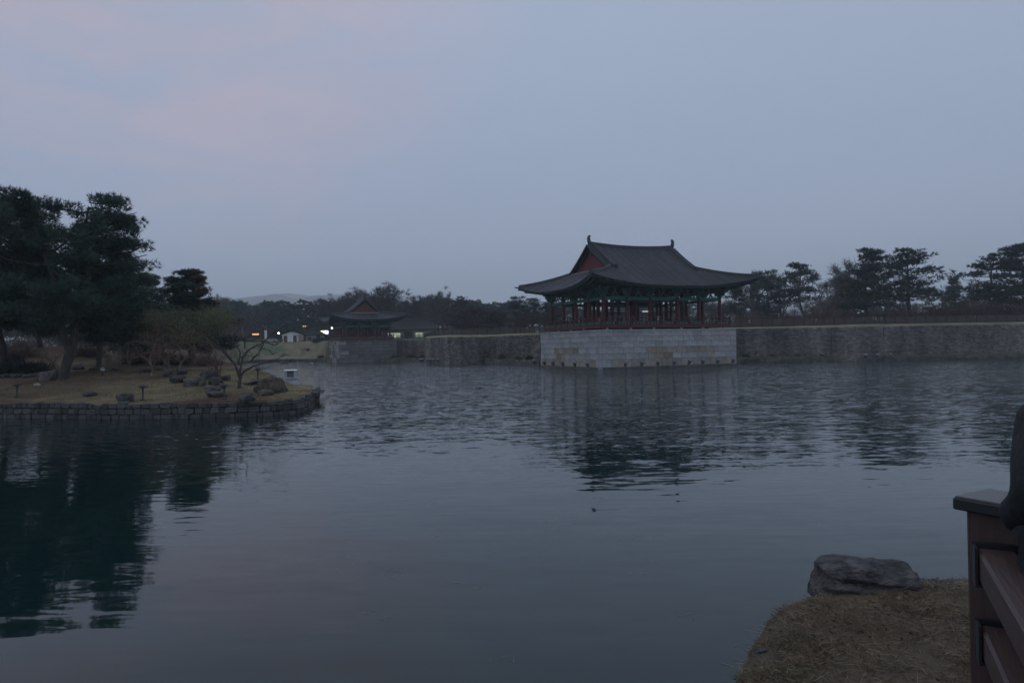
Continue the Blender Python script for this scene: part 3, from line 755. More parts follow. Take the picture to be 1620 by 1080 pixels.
    r2 = fly.build('flying_rafters', [m_greend, m_teal], ro); r2['kind'] = 'stuff'
    for su in (-1, 1):
        for sv in (-1, 1):
            e = f_low(1, su, sv); mb = MB(); a = Vector((su*(U-1.2), sv*(V_-1.2), zin+0.35))
            k1 = Vector((su*U, sv*V_, zin-0.1)); k2 = k1.lerp(e, 0.8)+Vector((0,0,-0.5)); mb.bar(a, k1, 0.34, 0.5); mb.bar(k1, k2, 0.32, 0.46); mb.bar(k2-(k2-k1)*0.3+Vector((0,0,.3)), e+Vector((0,0,-0.3)), 0.26, 0.36)
            mb.build('corner_rafter', m_greend, ro)
    # --- frame: columns, lintels, brackets, struts, purlins
    colm = MB(); colm.lathe([(0.001, zf), (P['cr']*1.12, zf), (P['cr']*1.1, zf+1.2), (P['cr']*0.92, zc0), (0.001, zc0)], 12); cme = colm.mesh('column', m_red, True)
    outer = [(u, v) for u in CU for v in CV if u in (CU[0], CU[-1]) or v in (CV[0], CV[-1])]
    inner = [(u, v) for u in CU[1:-1] for v in (CV[1], CV[-2])] + [(u, v) for u in (CU[1], CU[-2]) for v in CV[2:-2]]
    for u, v in outer: link('column', cme, root, (u, v, 0))
    colm = MB(); colm.lathe([(0.001, zf), (P['cr']*1.15, zf), (P['cr']*0.98, zin+0.6), (0.001, zin+0.6)], 12); cmi = colm.mesh('column', m_red, True)
    for u, v in inner: link('column', cmi, root, (u, v, 0))
    zl = zc0-0.26
    def beam(nm, a, b, w, h, mat):
        mb = MB(); mb.bar(a, b, w, h); return mb.build(nm, mat, root)
    bm_ = MB()
    br = MB()                                          # a bracket set: a capital block and three tiers of arms
    z = zc0; h3 = (zin-0.55-zc0)/3.0
    br.cbox((0,0,z+0.12), (0.62,0.62,0.26), 0.06)
    for k, (la, lo) in enumerate(((0.62,0.85),(0.85,1.25),(1.05,1.6))):
        zz = z+0.20+k*h3+h3/2; hh = h3*0.62
        for dx, dy, L_ in ((1,0,la),(-1,0,la),(0,-1,lo),(0,1,0.8)):
            d = Vector((dx,dy,0)); sd = Vector((-dy,dx,0))*0.085
            p = [d*0, d*L_*0.72, d*L_]; prof = [(0,-hh/2),(L_*0.7,-hh/2),(L_*0.92,-hh*0.1),(L_,hh/2),(0,hh/2)]
            vs = [d*x+sd*sg+Vector((0,0,zz+y)) for sg in (-1,1) for x, y in prof]
            br.add(vs, [(0,1,2,3,4),(9,8,7,6,5)]+[(i,(i+1)%5+0,(i+1)%5+5,i+5) for i in range(5)])
            br.cbox(d*L_*0.82+Vector((0,0,zz+hh/2+h3*0.18)), (0.26,0.26,h3*0.36), 0.04)
    br.box((0,0,(zc0+zin-0.4)/2), (0.3,0.3,zin-0.4-zc0))
    bme = br.mesh('bracket', m_green)
    for u, v in outer:
        ang = 0 if v == CV[0] else math.pi if v == CV[-1] else -math.pi/2 if u == CU[0] else math.pi/2
        cu_, cv_ = u in (CU[0], CU[-1]), v in (CV[0], CV[-1])
        link('bracket', bme, root, (u, v, 0), ang)
        if cu_ and cv_:
            dgn = math.atan2(v, u) + math.pi/2
            link('bracket', bme, root, (u, v, 0.004), dgn)
            link('bracket', bme, root, (u, v, 0.002), -math.pi/2 if u < 0 else math.pi/2)
    hw = MB(); zt = zin-0.55; zb_ = zl+0.2                # the forked strut that stands on the lintel
    hw.bar((0,0,zb_+(zt-zb_)*0.45), (0,0,zt), 0.2, 0.16, up=(0,1,0))
    for s in (-1, 1):
        hw.bar((s*0.62,0,zb_+0.02), (s*0.05,0,zb_+(zt-zb_)*0.55), 0.14, 0.16, up=(0,1,0)); hw.bar((s*0.62,0,zb_+0.03), (s*0.78,0,zb_+0.12), 0.12, 0.12, up=(0,1,0))
    hw.cbox((0,0,zt-0.08), (0.5,0.2,0.16), 0.04)
    hme = hw.mesh('forked_strut', m_green)
    for s in (-1, 1):
        for a, b in zip(CU, CU[1:]):
            beam('lintel', (a+P['cr']*.9, s*V_, zl), (b-P['cr']*.9, s*V_, zl), 0.26, 0.46, m_green)
            link('forked_strut', hme, root, ((a+b)/2, s*V_, 0), 0)
        for a, b in zip(CV, CV[1:]):
            beam('lintel', (s*U, a+P['cr']*.9, zl), (s*U, b-P['cr']*.9, zl), 0.26, 0.46, m_green)
            link('forked_strut', hme, root, (s*U, (a+b)/2, 0), math.pi/2)
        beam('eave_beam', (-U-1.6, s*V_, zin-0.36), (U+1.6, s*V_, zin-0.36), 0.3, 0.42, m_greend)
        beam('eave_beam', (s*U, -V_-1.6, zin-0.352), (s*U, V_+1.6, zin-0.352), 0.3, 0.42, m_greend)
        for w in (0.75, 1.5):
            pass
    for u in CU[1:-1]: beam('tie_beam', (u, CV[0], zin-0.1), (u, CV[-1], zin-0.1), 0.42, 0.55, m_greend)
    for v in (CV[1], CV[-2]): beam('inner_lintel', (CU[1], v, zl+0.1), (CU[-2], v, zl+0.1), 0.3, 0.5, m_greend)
    mb = MB(); mb.box((0,0,zin+0.55), (2*U+0.6, 2*V_+0.6, 0.06)); mb.build('ceiling', m_soffit, root)
    # --- floor and balustrade
    fu, fv = U+P['fo'], V_+P['fo']
    mb = MB(); mb.box((0,0,zf-0.13), (2*fu, 2*fv, 0.24)); mb.build('floor', m_redd, root)
    for s in (-1, 1):
        beam('floor_beam', (-fu, s*fv, zf-0.10), (fu, s*fv, zf-0.10), 0.16, 0.42, m_red); beam('floor_beam', (s*fu, -fv+0.09, zf-0.10), (s*fu, fv-0.09, zf-0.10), 0.16, 0.42, m_red)
    st = MB(); st.lathe([(0.001,-.02),(0.24,0),(0.2,.24),(0.001,.24)], 8); sme = st.mesh('footing_stone', m_mortar)
    for u in CU:
        for v in (-fv+0.1, fv-0.1): link('footing_stone', sme, root, (u, v, P['zb']))
    for v in CV[1:-1]:
        for u in (-fu+0.1, fu-0.1): link('footing_stone', sme, root, (u, v, P['zb']))
    def panel(wd):
        mb = MB(); h = 0.52; z0 = 0.14
        mb.box((0,0,z0+0.05), (wd, .09, .10), None, 0); mb.box((0,0,z0+h+0.04), (wd, .10, .09), None, 0); mb.box((0,0.012,z0+h/2), (wd-0.1, 0.03, h-0.12), None, 2)
        c = wd/2-0.12; n = 4
        for k in range(n):                             # four pairs of cloud-shaped fretwork strokes
            x = -c+(2*c)*(k+0.5)/n; q = c/n
            for sy in (-1, 1):
                mb.bar((x-q*0.75,-0.02,z0+h/2+sy*0.035), (x-q*0.1,-0.02,z0+h/2+sy*0.14), .05, .062, 1, up=(0,0,1)); mb.bar((x-q*0.1,-0.02,z0+h/2+sy*0.14), (x+q*0.72,-0.02,z0+h/2+sy*0.05*(1 if k%2 else 2.6)), .05, .062, 1)
            mb.bar((x-q*0.45,-0.021,z0+h/2), (x+q*0.45,-0.021,z0+h/2), .05, .05, 1)
        for x in (-wd/4, wd/4): mb.tube([(x,0,z0+h+.06),(x,0,z0+h+.22),(x,0,z0+h+.34),(x,0,z0+h+.44)], [.05,.035,.075,.05], 6, 0)
        return mb.mesh('railing_panel', [m_red, m_fret, m_redd])
    post = MB(); post.cbox((0,0,0.6), (.17,.17,1.2), .02); post.cbox((0,0,1.24), (.22,.22,.1), .03); pme = post.mesh('railing_post', m_red)
    npu, npv = P['npu'], P['npv']; pu, pvv = panel(2*fu/npu-.19), panel(2*fv/npv-.19)
    for s in (-1, 1):
        for k in range(npu):
            if P.get('open') == ('u', s, k): continue
            link('railing_panel', pu, root, (-fu+2*fu*(k+.5)/npu, s*fv, zf), 0 if s < 0 else math.pi)
        for k in range(npu+1): link('railing_post', pme, root, (-fu+2*fu*k/npu, s*fv, zf))
        for k in range(npv): link('railing_panel', pvv, root, (s*fu, -fv+2*fv*(k+.5)/npv, zf), -math.pi/2 if s < 0 else math.pi/2)
        for k in range(1, npv): link('railing_post', pme, root, (s*fu, -fv+2*fv*k/npv, zf))
        mb = MB(); mb.tube([(-fu-.3, s*fv, zf+1.14), (fu+.3, s*fv, zf+1.14)], .06, 8); mb.build('handrail', m_red, root)
        mb = MB(); mb.tube([(s*fu, -fv-.3, zf+1.145), (s*fu, fv+.3, zf+1.145)], .06, 8); mb.build('handrail', m_red, root)
    return root

BIG = dict(seed=1, cu=[-10.45,-6.45,-2.45,2.45,6.45,10.45], cv=[-8.5,-4.25,0,4.25,8.5], cr=0.27, zf=6.2, zb=5.66, zct=10.5, zeave={'soffit_in': 12.35},
           Lr=7.95, gv=6.4, zr=18.95, zrs=0.42, zg=15.1, eu=14.75, ev=12.7, zk=13.45, dip=1.5, ins=0.55, fo=1.0, npu=9, npv=9)
SML = dict(seed=2, cu=[-8.2,-4.1,0,4.1,8.2], cv=[-6.2,-2.07,2.07,6.2], cr=0.26, zf=6.1, zb=5.66, zct=9.75, zeave={'soffit_in': 11.2},
           Lr=5.9, gv=4.5, zr=16.9, zrs=0.35, zg=13.2, eu=12.0, ev=10.0, zk=12.5, dip=1.25, ins=0.5, fo=0.9, npu=7, npv=6)
pavilion('large_pavilion', 'large red columned pavilion with sweeping dark tiled roof on a granite platform', BIG_C, TH, BIG)
pavilion('small_pavilion', 'smaller distant pavilion showing its red gable above the far shore', SML_C, TH+math.pi/2, SML)

# ---- the granite platform, block by block
def platform(name, label, C, rz, hu, hv, ztop, courses, faces, matpick, blen, seed, caplabel=None):
    rng = random.Random(seed)
    root = thing(name, label, 'platform', (C.x, C.y, 0), rz)
    mb = MB(); mb.box((0,0,(ztop-0.12-0.6)/2), (2*hu-0.16, 2*hv-0.16, ztop-0.12+0.6)); mb.build('earth_core', m_core, root)
    mb = MB(); mb.box((0,0,ztop-0.06), (2*hu-0.9, 2*hv-0.9, 0.10)); mb.build('paved_top', m_tan, root)
    var = {k: [] for k in ('g','o','t','d')}
    for k, mt in (('g', m_granite), ('o', m_ochre), ('t', m_tan), ('d', m_stain)):
        for i in range(4):
            q = MB(); q.cbox((0,0,0), (1,1,1), 0.028, jit=0.008, rng=rng); var[k].append(q.mesh('stone_block', mt))
    for axis, sgn in faces:
        L_ = 2*hu if axis == 'u' else 2*hv; z = ztop
        for ci, h in enumerate(courses):
            cap = ci == 0; x = -L_/2 + (0.5 if ci % 2 and not cap else 0) ; x0 = x
            while x < L_/2-1e-3:
                w = blen*rng.uniform(0.6, 1.4)*(1.5 if cap else 1) * (1.35 if ci == len(courses)-1 else 1)
                if L_/2-x-w < blen*0.5: w = L_/2-x
                mid = x+w/2; pr = rng.uniform(-.018,.02)+(0.07 if cap else 0.03 if ci == 7 else 0)
                loc = (mid, sgn*(hv-0.26+pr), z-h/2) if axis == 'u' else (sgn*(hu-0.26+pr), mid, z-h/2)
                if axis == 'v':                          # the corner stones belong to the long face
                    a0 = max(x, -L_/2+0.53) if x < -L_/2+0.53 else x; b0 = min(x+w, L_/2-0.53); 
                    if b0-a0 < 0.15: x += w; continue
                    mid = (a0+b0)/2; ww = b0-a0; loc = (loc[0], mid, loc[2])
                else: ww = w
                wp = w_of(C, rz, loc[0], loc[1]); px = px_of(wp.x, wp.y)
                kind = matpick(axis, ci, px, rng)
                o = link('stone_block', var[kind][rng.randrange(4)], root, loc, 0 if axis == 'u' else math.pi/2)
                o.scale = (ww-0.03, 0.52, h-0.03)
                x += w
            z -= h
        # long face: the half stone left over at staggered courses
        if axis == 'u':
            z = ztop
            for ci, h in enumerate(courses):
                if ci % 2 and ci:
                    o = link('stone_block', var['g'][0], root, (-L_/2+0.25, sgn*(hv-0.26), z-h/2)); o.scale = (0.478, 0.52, h-0.02)
                z -= h
    return root
def pick_big(axis, ci, px, rng):
    if axis == 'u':
        if ci == 4 and (1024 < px < 1048 or 1097 < px < 1117): return 'o'
        if ci == 4 and 1048 < px < 1136: return 't'
        if ci == 5 and 1032 < px < 1058: return 'o'
        if ci == 5 and 1110 < px < 1126: return 't'
        if ci == 1 and 992 < px < 1003: return 'o'
        if ci == 7: return 'd'
        if ci == 6 and px < 1152 and px > 957: return 't'
    else:
        if ci == 4 and 878 < px < 904: return 'o' if px < 888 or rng.random() < .3 else 't'
        if ci == 4 and 908 < px < 921: return 'o'
        if ci == 5 and 880 < px < 895: return 'o'
        if ci == 7: return 'd'
        if ci == 6 and px > 858 and px < 944: return 't'
    return 'g'
platform('stone_platform', 'tall granite platform with ochre stones rising from the water under the large pavilion', BIG_C, TH, 12.175, 10.15, 5.66, [.24,.74,.78,.84,.86,.86,1.12,.8], [('u',-1),('v',-1)], pick_big, 1.55, 31)
def pick_sml(axis, ci, px, rng):
    if px < 543 and axis == 'u' or px < 546: return 't' if rng.random() < .5 else 'd'
    return 'd'
platform('stone_platform', 'pale stone platform under the distant small pavilion', SML_C, TH+math.pi/2, 10.2, 8.2, 5.66, [.24,.8,.8,.85,.9,.9,1.6], [('v',-1),('u',1)], pick_sml, 1.5, 32)
# ================================================================ trees
def unit(a): return a/np.maximum(1e-9, np.linalg.norm(a, axis=-1, keepdims=True))
def blades(P, D, L, Wd, rng):
    """thin triangles: base points P, directions D, lengths L, widths Wd"""
    n = len(P); S = unit(np.cross(D, rng.normal(size=(n,3))))
    V = np.empty((n,3,3)); V[:,0] = P-S*Wd[:,None]/2; V[:,1] = P+S*Wd[:,None]/2; V[:,2] = P+D*L[:,None]
    return V.reshape(-1,3), np.arange(3*n).reshape(-1,3)
def tree_pine(seed, H, Rc, base=0.35, limbs=22, pads=(3,5), pad_r=(0.8,1.4), tufts=70, blades_n=8, bl=0.28, bw=0.045, flat=0.42, lean=0.05, fork=False, tr=0.26, prof='umbrella', up=0.55, shells=1.0, dead=None):
    rng = np.random.default_rng(seed); tk = MB()
    wob = rng.normal(size=(8,2))*H*0.018
    def trunk(z, side=0.0):
        f = z/H; i = min(6.999, f*7); k = int(i); w = wob[k]*(1-(i-k))+wob[k+1]*(i-k)
        return np.array([w[0]+lean*z+side*max(0, z-H*0.14)*0.27*(1-0.35*f), w[1]+side*0.1*z, z])
    stems = (0.0,) if not fork else (-0.8, 0.75)
    zs = np.linspace(-0.3, H*0.94, 12)
    for sd in stems:
        tk.tube([trunk(max(0,z), sd)+np.array([0,0,min(0,z)]) for z in zs], [tr*(1.25 if z < 0.2 else 1)*(1-0.88*max(0,z)/H)+0.02 for z in zs], 9)
    PV, PD, PL, PW, PT, PM = [], [], [], [], [], []
    for i in range(limbs):
        f = (i+rng.uniform(0,1))/limbs; h = H*(base+(0.97-base)*f**0.9); sd = stems[i % len(stems)]; az = i*2.399+rng.uniform(-.4,.4)
        if fork and rng.random() < 0.7 and math.cos(az)*sd < 0: az = math.pi-az
        if prof == 'umbrella': rr = Rc*math.sin(math.pi*min(1, 0.30+0.66*f))**0.8
        elif prof == 'cone': rr = Rc*(1.02-0.86*f)
        else: rr = Rc*(0.55+0.45*math.sin(math.pi*f))
        rmax = rr*1.02; rr *= rng.uniform(0.75, 1.0); p0 = trunk(h, sd); d = np.array([math.cos(az), math.sin(az), 0])
        rise = rr*rng.uniform(0.05, 0.4)*(1.0 if f > 0.35 else rng.uniform(-.5,.5))
        path = [p0 + d*rr*t + np.array([0,0,rise*t*t - 0.06*rr*math.sin(math.pi*t)]) + rng.normal(size=3)*0.05*rr*t for t in np.linspace(0,1,6)]
        r0 = tr*(1-0.85*h/H)*0.55+0.02
        tk.tube(path, [r0*(1-0.8*t)+0.012 for t in np.linspace(0,1,6)], 5, cap=False)
        for k in range(int(rng.integers(pads[0], pads[1]+1))):
            t = rng.uniform(0.45, 1.02); c = path[min(5, int(t*5))] + rng.normal(size=3)*np.array([.30,.30,.10])*rr*0.55; c[2] += 0.1
            ex = math.hypot(c[0]-p0[0], c[1]-p0[1])
            if ex > rmax: c[0] = p0[0]+(c[0]-p0[0])*rmax/ex; c[1] = p0[1]+(c[1]-p0[1])*rmax/ex
            pr = rng.uniform(*pad_r)*(0.75+0.35*(1-f)); nt_ = max(6, int(tufts*(pr/pad_r[1])**2*rng.uniform(.7,1.2)))
            tk.tube([path[min(4, int(t*4))], (path[min(4, int(t*4))]+c)/2+np.array([0,0,-.08]), c], [r0*0.4+0.01, r0*0.25+.008, .012], 4, cap=False)
            q = rng.normal(size=(nt_,3)); q = unit(q)*(rng.random((nt_,1))**(1/2.2)); q[:,2] = q[:,2]*flat
            P = c + q*pr; nd = unit(q*np.array([1.0,1.0,0.6]) + np.array([0,0,up]) + 0.25*rng.normal(size=(nt_,3)))
            tint = rng.uniform(0.7, 1.35); isd = 1 if (dead is not None and dead(c, rng)) else 0
            b = np.repeat(P, blades_n, 0); nb = len(b); D = unit(np.repeat(nd, blades_n, 0)*0.9 + rng.normal(size=(nb,3))*0.62)
            PV.append(b); PD.append(D); PL.append(bl*rng.uniform(.7,1.25,nb)); PW.append(bw*rng.uniform(.8,1.2,nb)); PT.append(np.repeat(tint*rng.uniform(.85,1.15,nt_), blades_n)); PM.append(np.full(nb, isd))
    P, D, L_, W_, T, Mi = map(np.concatenate, (PV, PD, PL, PW, PT, PM)); V, F = blades(P, D, L_, W_, rng)
    return tk, V, F, T, Mi
def tree_bare(seed, H, spread=0.5, levels=5, kids=(2,4), trunk_f=0.28, tr=0.16, twig=0.45, tw=0.022, upw=0.35, nt=5, first=4, sides=5, wig=0.12):
    rng = np.random.default_rng(seed); tk = MB(); TP, TD, TL, TW = [], [], [], []
    def grow(p, d, L_, r, lv):
        n = 4; pts = [p]; q = p.copy(); dd = d.copy()
        for i in range(n):
            dd = unit(dd + rng.normal(size=3)*wig + np.array([0,0,upw*0.12])); q = q+dd*L_/n; pts.append(q.copy())
        tk.tube(pts, [r*(1-0.42*i/n) for i in range(n+1)], max(3, sides-(levels-lv)), cap=False)
        if lv <= 0:
            for k in range(nt):
                t = rng.uniform(.2, 1); a = pts[int(t*n)]; TP.append(a); TD.append(unit(dd + rng.normal(size=3)*0.55+np.array([0,0,upw*.5]))); TL.append(twig*rng.uniform(.6,1.3)); TW.append(tw)
            return
        m = int(rng.integers(kids[0], kids[1]+1)) if lv < levels else first
        for k in range(m):
            t = rng.uniform(0.45, 1.0) if k else 1.0; a = pts[min(n, int(round(t*n)))]
            ax = unit(np.cross(dd, rng.normal(size=3))); ang = rng.uniform(.25, .75)*(spread/0.5)
            nd = unit(dd*math.cos(ang)+ax*math.sin(ang)+np.array([0,0,upw*0.25]))
            grow(a, nd, L_*rng.uniform(.62,.86), r*rng.uniform(.48,.64), lv-1)
    L0 = H*trunk_f; grow(np.array([0,0,-0.2]), np.array([rng.uniform(-.06,.06), rng.uniform(-.06,.06), 1.0]), L0+0.2, tr, levels)
    V, F = blades(np.array(TP), np.array(TD), np.array(TL), np.array(TW), rng)
    return tk, V, F
def bare_meshes(seed, H, mat, **kw):
    tk, V, F = tree_bare(seed, H, **kw); zs = max(v[2] for v in tk.V); s = H/max(zs, V[:,2].max())
    tk.V = [(v[0]*s, v[1]*s, v[2]*s) for v in tk.V]; V = V*s
    # branches and the fine twigs that carry no leaves
    return tk.mesh('trunk', mat), np_mesh('crown', V, F, mat)
def pine_meshes(seed, H, Rc, mat, **kw):
    tk, V, F, T, Mi = tree_pine(seed, H, Rc, **kw)
    me = np_mesh('crown', V, F, [mat, m_dead] if kw.get('dead') else mat, T)
    if kw.get('dead'): me.polygons.foreach_set('material_index', Mi.astype(np.int32))
    return tk.mesh('trunk', m_bark, True), me
def plant(name, label, cat, ms, loc, rz=0.0, sc=1.0, group=None, parts=('trunk','crown')):
    t = thing(name, label, cat, loc, rz, group); t.scale = (sc, sc, sc) if isinstance(sc, (int, float)) else sc
    for nm, me in zip(parts, ms): link(nm, me, t)
    return t
def shrub_meshes(seed, n, mat, r=1.0, h=0.8, bl=0.28, bw=0.03, stemmat=None):
    rng = np.random.default_rng(seed); q = unit(rng.normal(size=(n,3))); q[:,2] = np.abs(q[:,2]); rad = (rng.random((n,1))**(1/3)); lump = 0.8+0.25*np.sin(q[:,:1]*5+seed)+0.15*np.sin(q[:,1:2]*9)
    P = q*rad*lump*np.array([r,r,h]); D = unit(q+np.array([0,0,.5])+0.5*rng.normal(size=(n,3)))
    V, F = blades(P, D, bl*rng.uniform(.6,1.3,n), bw*rng.uniform(.8,1.3,n), rng)
    st = MB()
    for k in range(7):
        a = rng.uniform(0, 6.28); st.tube([(0,0,-.1),(math.cos(a)*r*.3,math.sin(a)*r*.3,h*.45),(math.cos(a)*r*.6,math.sin(a)*r*.6,h*.8)], [.035,.025,.01], 4)
    return st.mesh('stem', stemmat or m_twig), np_mesh('foliage', V, F, mat, rng.uniform(.7,1.3,n))

# ---- the island's pines
gp = 'pines on and around the island'
def on_isl(px, Y): x = WX(px, Y, 1.5); return (x, Y, island_z(x, Y)-0.05)
HERO = pine_meshes(101, 14.0, 5.0, m_needle, base=0.27, limbs=46, pads=(3,6), pad_r=(0.7,1.25), tufts=125, blades_n=8, bl=0.36, bw=0.048, flat=0.6, fork=True, tr=0.30, lean=0.0, up=0.75, prof='round')
plant('pine_tree', 'tall dark pine with a forked trunk standing on the island lawn', 'tree', HERO, on_isl(108, 46.0), R(0), 0.885)
HERO2 = pine_meshes(102, 13.6, 5.3, m_needle, base=0.26, limbs=44, pads=(3,6), pad_r=(0.7,1.25), tufts=125, blades_n=8, bl=0.36, bw=0.048, flat=0.6, tr=0.30, lean=-0.02, up=0.75, prof='round')
plant('pine_tree', 'dense dark pine at the left edge of the photo left of the forked pine', 'tree', HERO2, on_isl(0, 48.0), R(40), (.93,.93,.935))
plant('pine_tree', 'pine filling the right shoulder of the dark pine group behind the forked pine', 'tree', HERO2, on_isl(160, 51), R(200), (0.62,0.62,0.84))
MID = pine_meshes(103, 9.2, 4.4, m_needle, base=0.14, limbs=30, pads=(3,6), pad_r=(0.5,1.0), tufts=110, blades_n=8, bl=0.30, bw=0.055, flat=0.4, tr=0.20, lean=0.0, prof='cone', up=0.4,
                  dead=lambda c, rng: c[0] > -0.5 and c[2] > 3.0 and (c[0] > 0.2+0.25*(9-c[2])) and rng.random() < 0.85)
plant('pine_tree', 'conical pine with a rusty brown dead side behind the island rocks', 'tree', MID, on_isl(302, 62), R(0), (1.15,1.15,0.89))
LOW = pine_meshes(104, 7.5, 4.2, m_needle, base=0.20, limbs=26, pads=(3,5), pad_r=(0.7,1.2), tufts=95, blades_n=8, bl=0.28, bw=0.045, flat=0.45, tr=0.2, lean=0.04, prof='umbrella', up=0.5)
for px, Y, h, lab in ((196, 58, 7.0, 'low spreading pine filling the gap right of the forked pine'), (62, 66, 8.2, 'shadowy pine behind the forked trunk on its left'),
                      (232, 74, 8.0, 'dark pine between the forked pine and the conical pine'), (150, 82, 9.0, 'far dark pine seen under the crown of the forked pine')):
    plant('pine_tree', lab, 'tree', LOW, on_isl(px, Y), px*0.7, h/7.5, gp)
# olive coloured budding willow in front of the conical pine
def willow():
    rng = np.random.default_rng(7); tk = MB(); P, D, L_, T = [], [], [], []
    tk.tube([(0,0,-.2),(.1,0,1.0),(.0,.1,2.0)], [.14,.11,.09], 7)
    for i in range(26):
        a = rng.uniform(0, 6.28); r = rng.uniform(.6, 2.5); h = rng.uniform(2.2, 4.5); e = np.array([math.cos(a)*r*1.25, math.sin(a)*r, h])
        m_ = np.array([math.cos(a)*r*.4, math.sin(a)*r*.4, 2.0+(h-2)*.75]); tk.tube([(0,.08,1.9), m_, e], [.05,.03,.012], 4, cap=False); tn = rng.uniform(.7,1.3)
        for k in range(760):
            c = e + rng.normal(size=3)*np.array([.55,.5,.36]); P.append(c); D.append(unit(np.array([rng.normal()*.5, rng.normal()*.5, rng.uniform(-1,.6)]))); L_.append(rng.uniform(.12,.3)); T.append(tn*rng.uniform(.8,1.2))
    n = len(P); V, F = blades(np.array(P), np.array(D), np.array(L_), np.full(n, .032), rng)
    return tk.mesh('trunk', m_twigd), np_mesh('crown', V, F, m_willow, np.array(T))
plant('willow_tree', 'olive green budding willow in front of the conical pine', 'tree', willow(), on_isl(306, 57), 0, 1.0)
plant('willow_tree', 'paler budding willow left of the conical pine', 'tree', willow(), on_isl(258, 58.5), 2.1, .92)

# ---- pruned bare trees on the island
def pruned_tree():
    """the gnarled low tree on the right end: its branches one by one, then knobbly shoots"""
    rng = random.Random(11); tk = MB(); S = 0.01007
    br = [([(640,850),(646,800),(646,768)], .17, .13), ([(646,775),(628,690),(560,602),(470,530),(440,488)], .11, .025), ([(646,770),(655,655),(702,598),(772,568),(850,498),(905,462)], .10, .025),
          ([(652,765),(690,728),(735,705),(800,690),(868,678),(906,700),(940,690),(966,682)], .095, .02), ([(640,700),(650,622),(612,560),(600,518),(640,480)], .07, .02), ([(690,690),(745,630),(776,560),(850,580),(892,553)], .065, .02),
          ([(630,700),(592,622),(540,590),(500,560),(455,560)], .07, .02), ([(705,598),(715,540),(760,505),(790,470)], .05, .018), ([(560,602),(540,548),(560,500),(545,470)], .05, .018), ([(868,678),(880,655),(915,640),(935,650)], .03, .012),
          ([(772,568),(800,600),(840,610),(872,640)], .035, .013), ([(655,655),(690,640),(735,655),(770,640)], .04, .014), ([(470,530),(420,540),(385,525)], .03, .012), ([(740,705),(780,730),(820,725)], .03, .012)]
    for pts, ra, rb in br:
        dep = rng.uniform(-.9, .9); P = []
        sub = []
        for (a, b) in zip(pts, pts[1:]):
            for k in range(3): sub.append((a[0]+(b[0]-a[0])*k/3, a[1]+(b[1]-a[1])*k/3))
        sub.append(pts[-1]); n = len(sub)
        for i, (x, y) in enumerate(sub):
            f = i/(n-1); j = 0.03 if 0 < i < n-1 else 0
            P.append(((x-640)*S+rng.uniform(-j,j), dep*max(0,(845-y)*S-0.7)*0.5+rng.uniform(-j,j), (845-y)*S+rng.uniform(-j,j)))
        rad = [.8*(ra+(rb-ra)*i/(n-1))*rng.uniform(.88,1.18) for i in range(n)]
        tk.tube(P, rad, 7)
        for i in range(n//3, n):
            for _ in range(2):
                if rng.random() < .75:
                    a = Vector(P[i]); d = Vector((rng.uniform(-1,1), rng.uniform(-1,1), rng.uniform(-.1,1.2))).normalized(); l = rng.uniform(.15,.55); k = d.orthogonal()*rng.uniform(-.25,.25)
                    tk.tube([a, a+d*l*.5+k*l*.4, a+d*l], [.016,.012,.006], 4, cap=False)
        tk.tube([P[-1], tuple(Vector(P[-1])+Vector((0,0,.02)))], [rad[-1]*1.7]*2, 6)
    return tk.build('trunk', m_twigd)
pt = thing('pruned_tree', 'gnarled pruned bare tree with a long low branch over the water', 'tree', PI_(378, 614)); o = pruned_tree(); o.parent = pt
CM = [bare_meshes(200+i, 3.4, m_twigb, spread=0.62, levels=4, kids=(2,3), trunk_f=0.27, tr=0.09, twig=0.42, tw=0.018, upw=.30, nt=5, first=5, wig=0.2) for i in range(3)]
for i, (px, py, h, k, lab) in enumerate(((242, 598, 4.1, 0, 'brown leafless tree with upswept branches beside the crest of the lawn'), (268, 592, 3.4, 1, 'dark leafless tree just left of the rock pile'),
        (205, 589, 2.4, 2, 'stubby pruned tree with a crooked side branch on the crest'), (346, 603, 3.6, 2, 'slim pale trunked tree behind the rocks left of the gnarled tree'), (84, 590, 1.8, 1, 'low bare shrub spreading left of the forked pine'),
        (170, 583, 2.0, 0, 'small dark bare tree on the brown slope'), (286, 586, 3.2, 0, 'leafless tree leaning over the pointed dark rock'))):
    plant('bare_tree', lab, 'tree', CM[k], PI_(px, py), i*1.3, h/3.4, 'small bare trees on the island')
SHB = shrub_meshes(1, 2600, m_shrub, 1.4, .9, .3, .018); SHD = shrub_meshes(2, 2600, m_darksh, 1.3, .9, .22, .04)
for px, py, s, ms, lab in ((26, 592, 1.35, SHD, 'rounded dark shrub behind the rubble wall at the left edge'), (62, 588, .9, SHD, 'small dark shrub left of the forked pine'), (212, 575, .8, SHD, 'dark clipped shrub on the brown slope behind the crest'),
        (272, 577, 1.0, SHD, 'dark shrub behind the rock pile'), (140, 565, 1.3, SHB, 'brown leafless shrub on the mound behind the forked pine'), (228, 563, 1.5, SHB, 'brown leafless shrub on the mound left of the conical pine'), (30, 568, 1.5, SHB, 'brown leafless shrub on the mound at the far left'),
        (330, 578, .8, SHB, 'reddish bare shrub behind the rock pile below the conical pine')):
    p = PI_(px, py); plant('shrub', lab, 'shrub', ms, p, px, s, 'shrubs of the island', ('stem','foliage'))

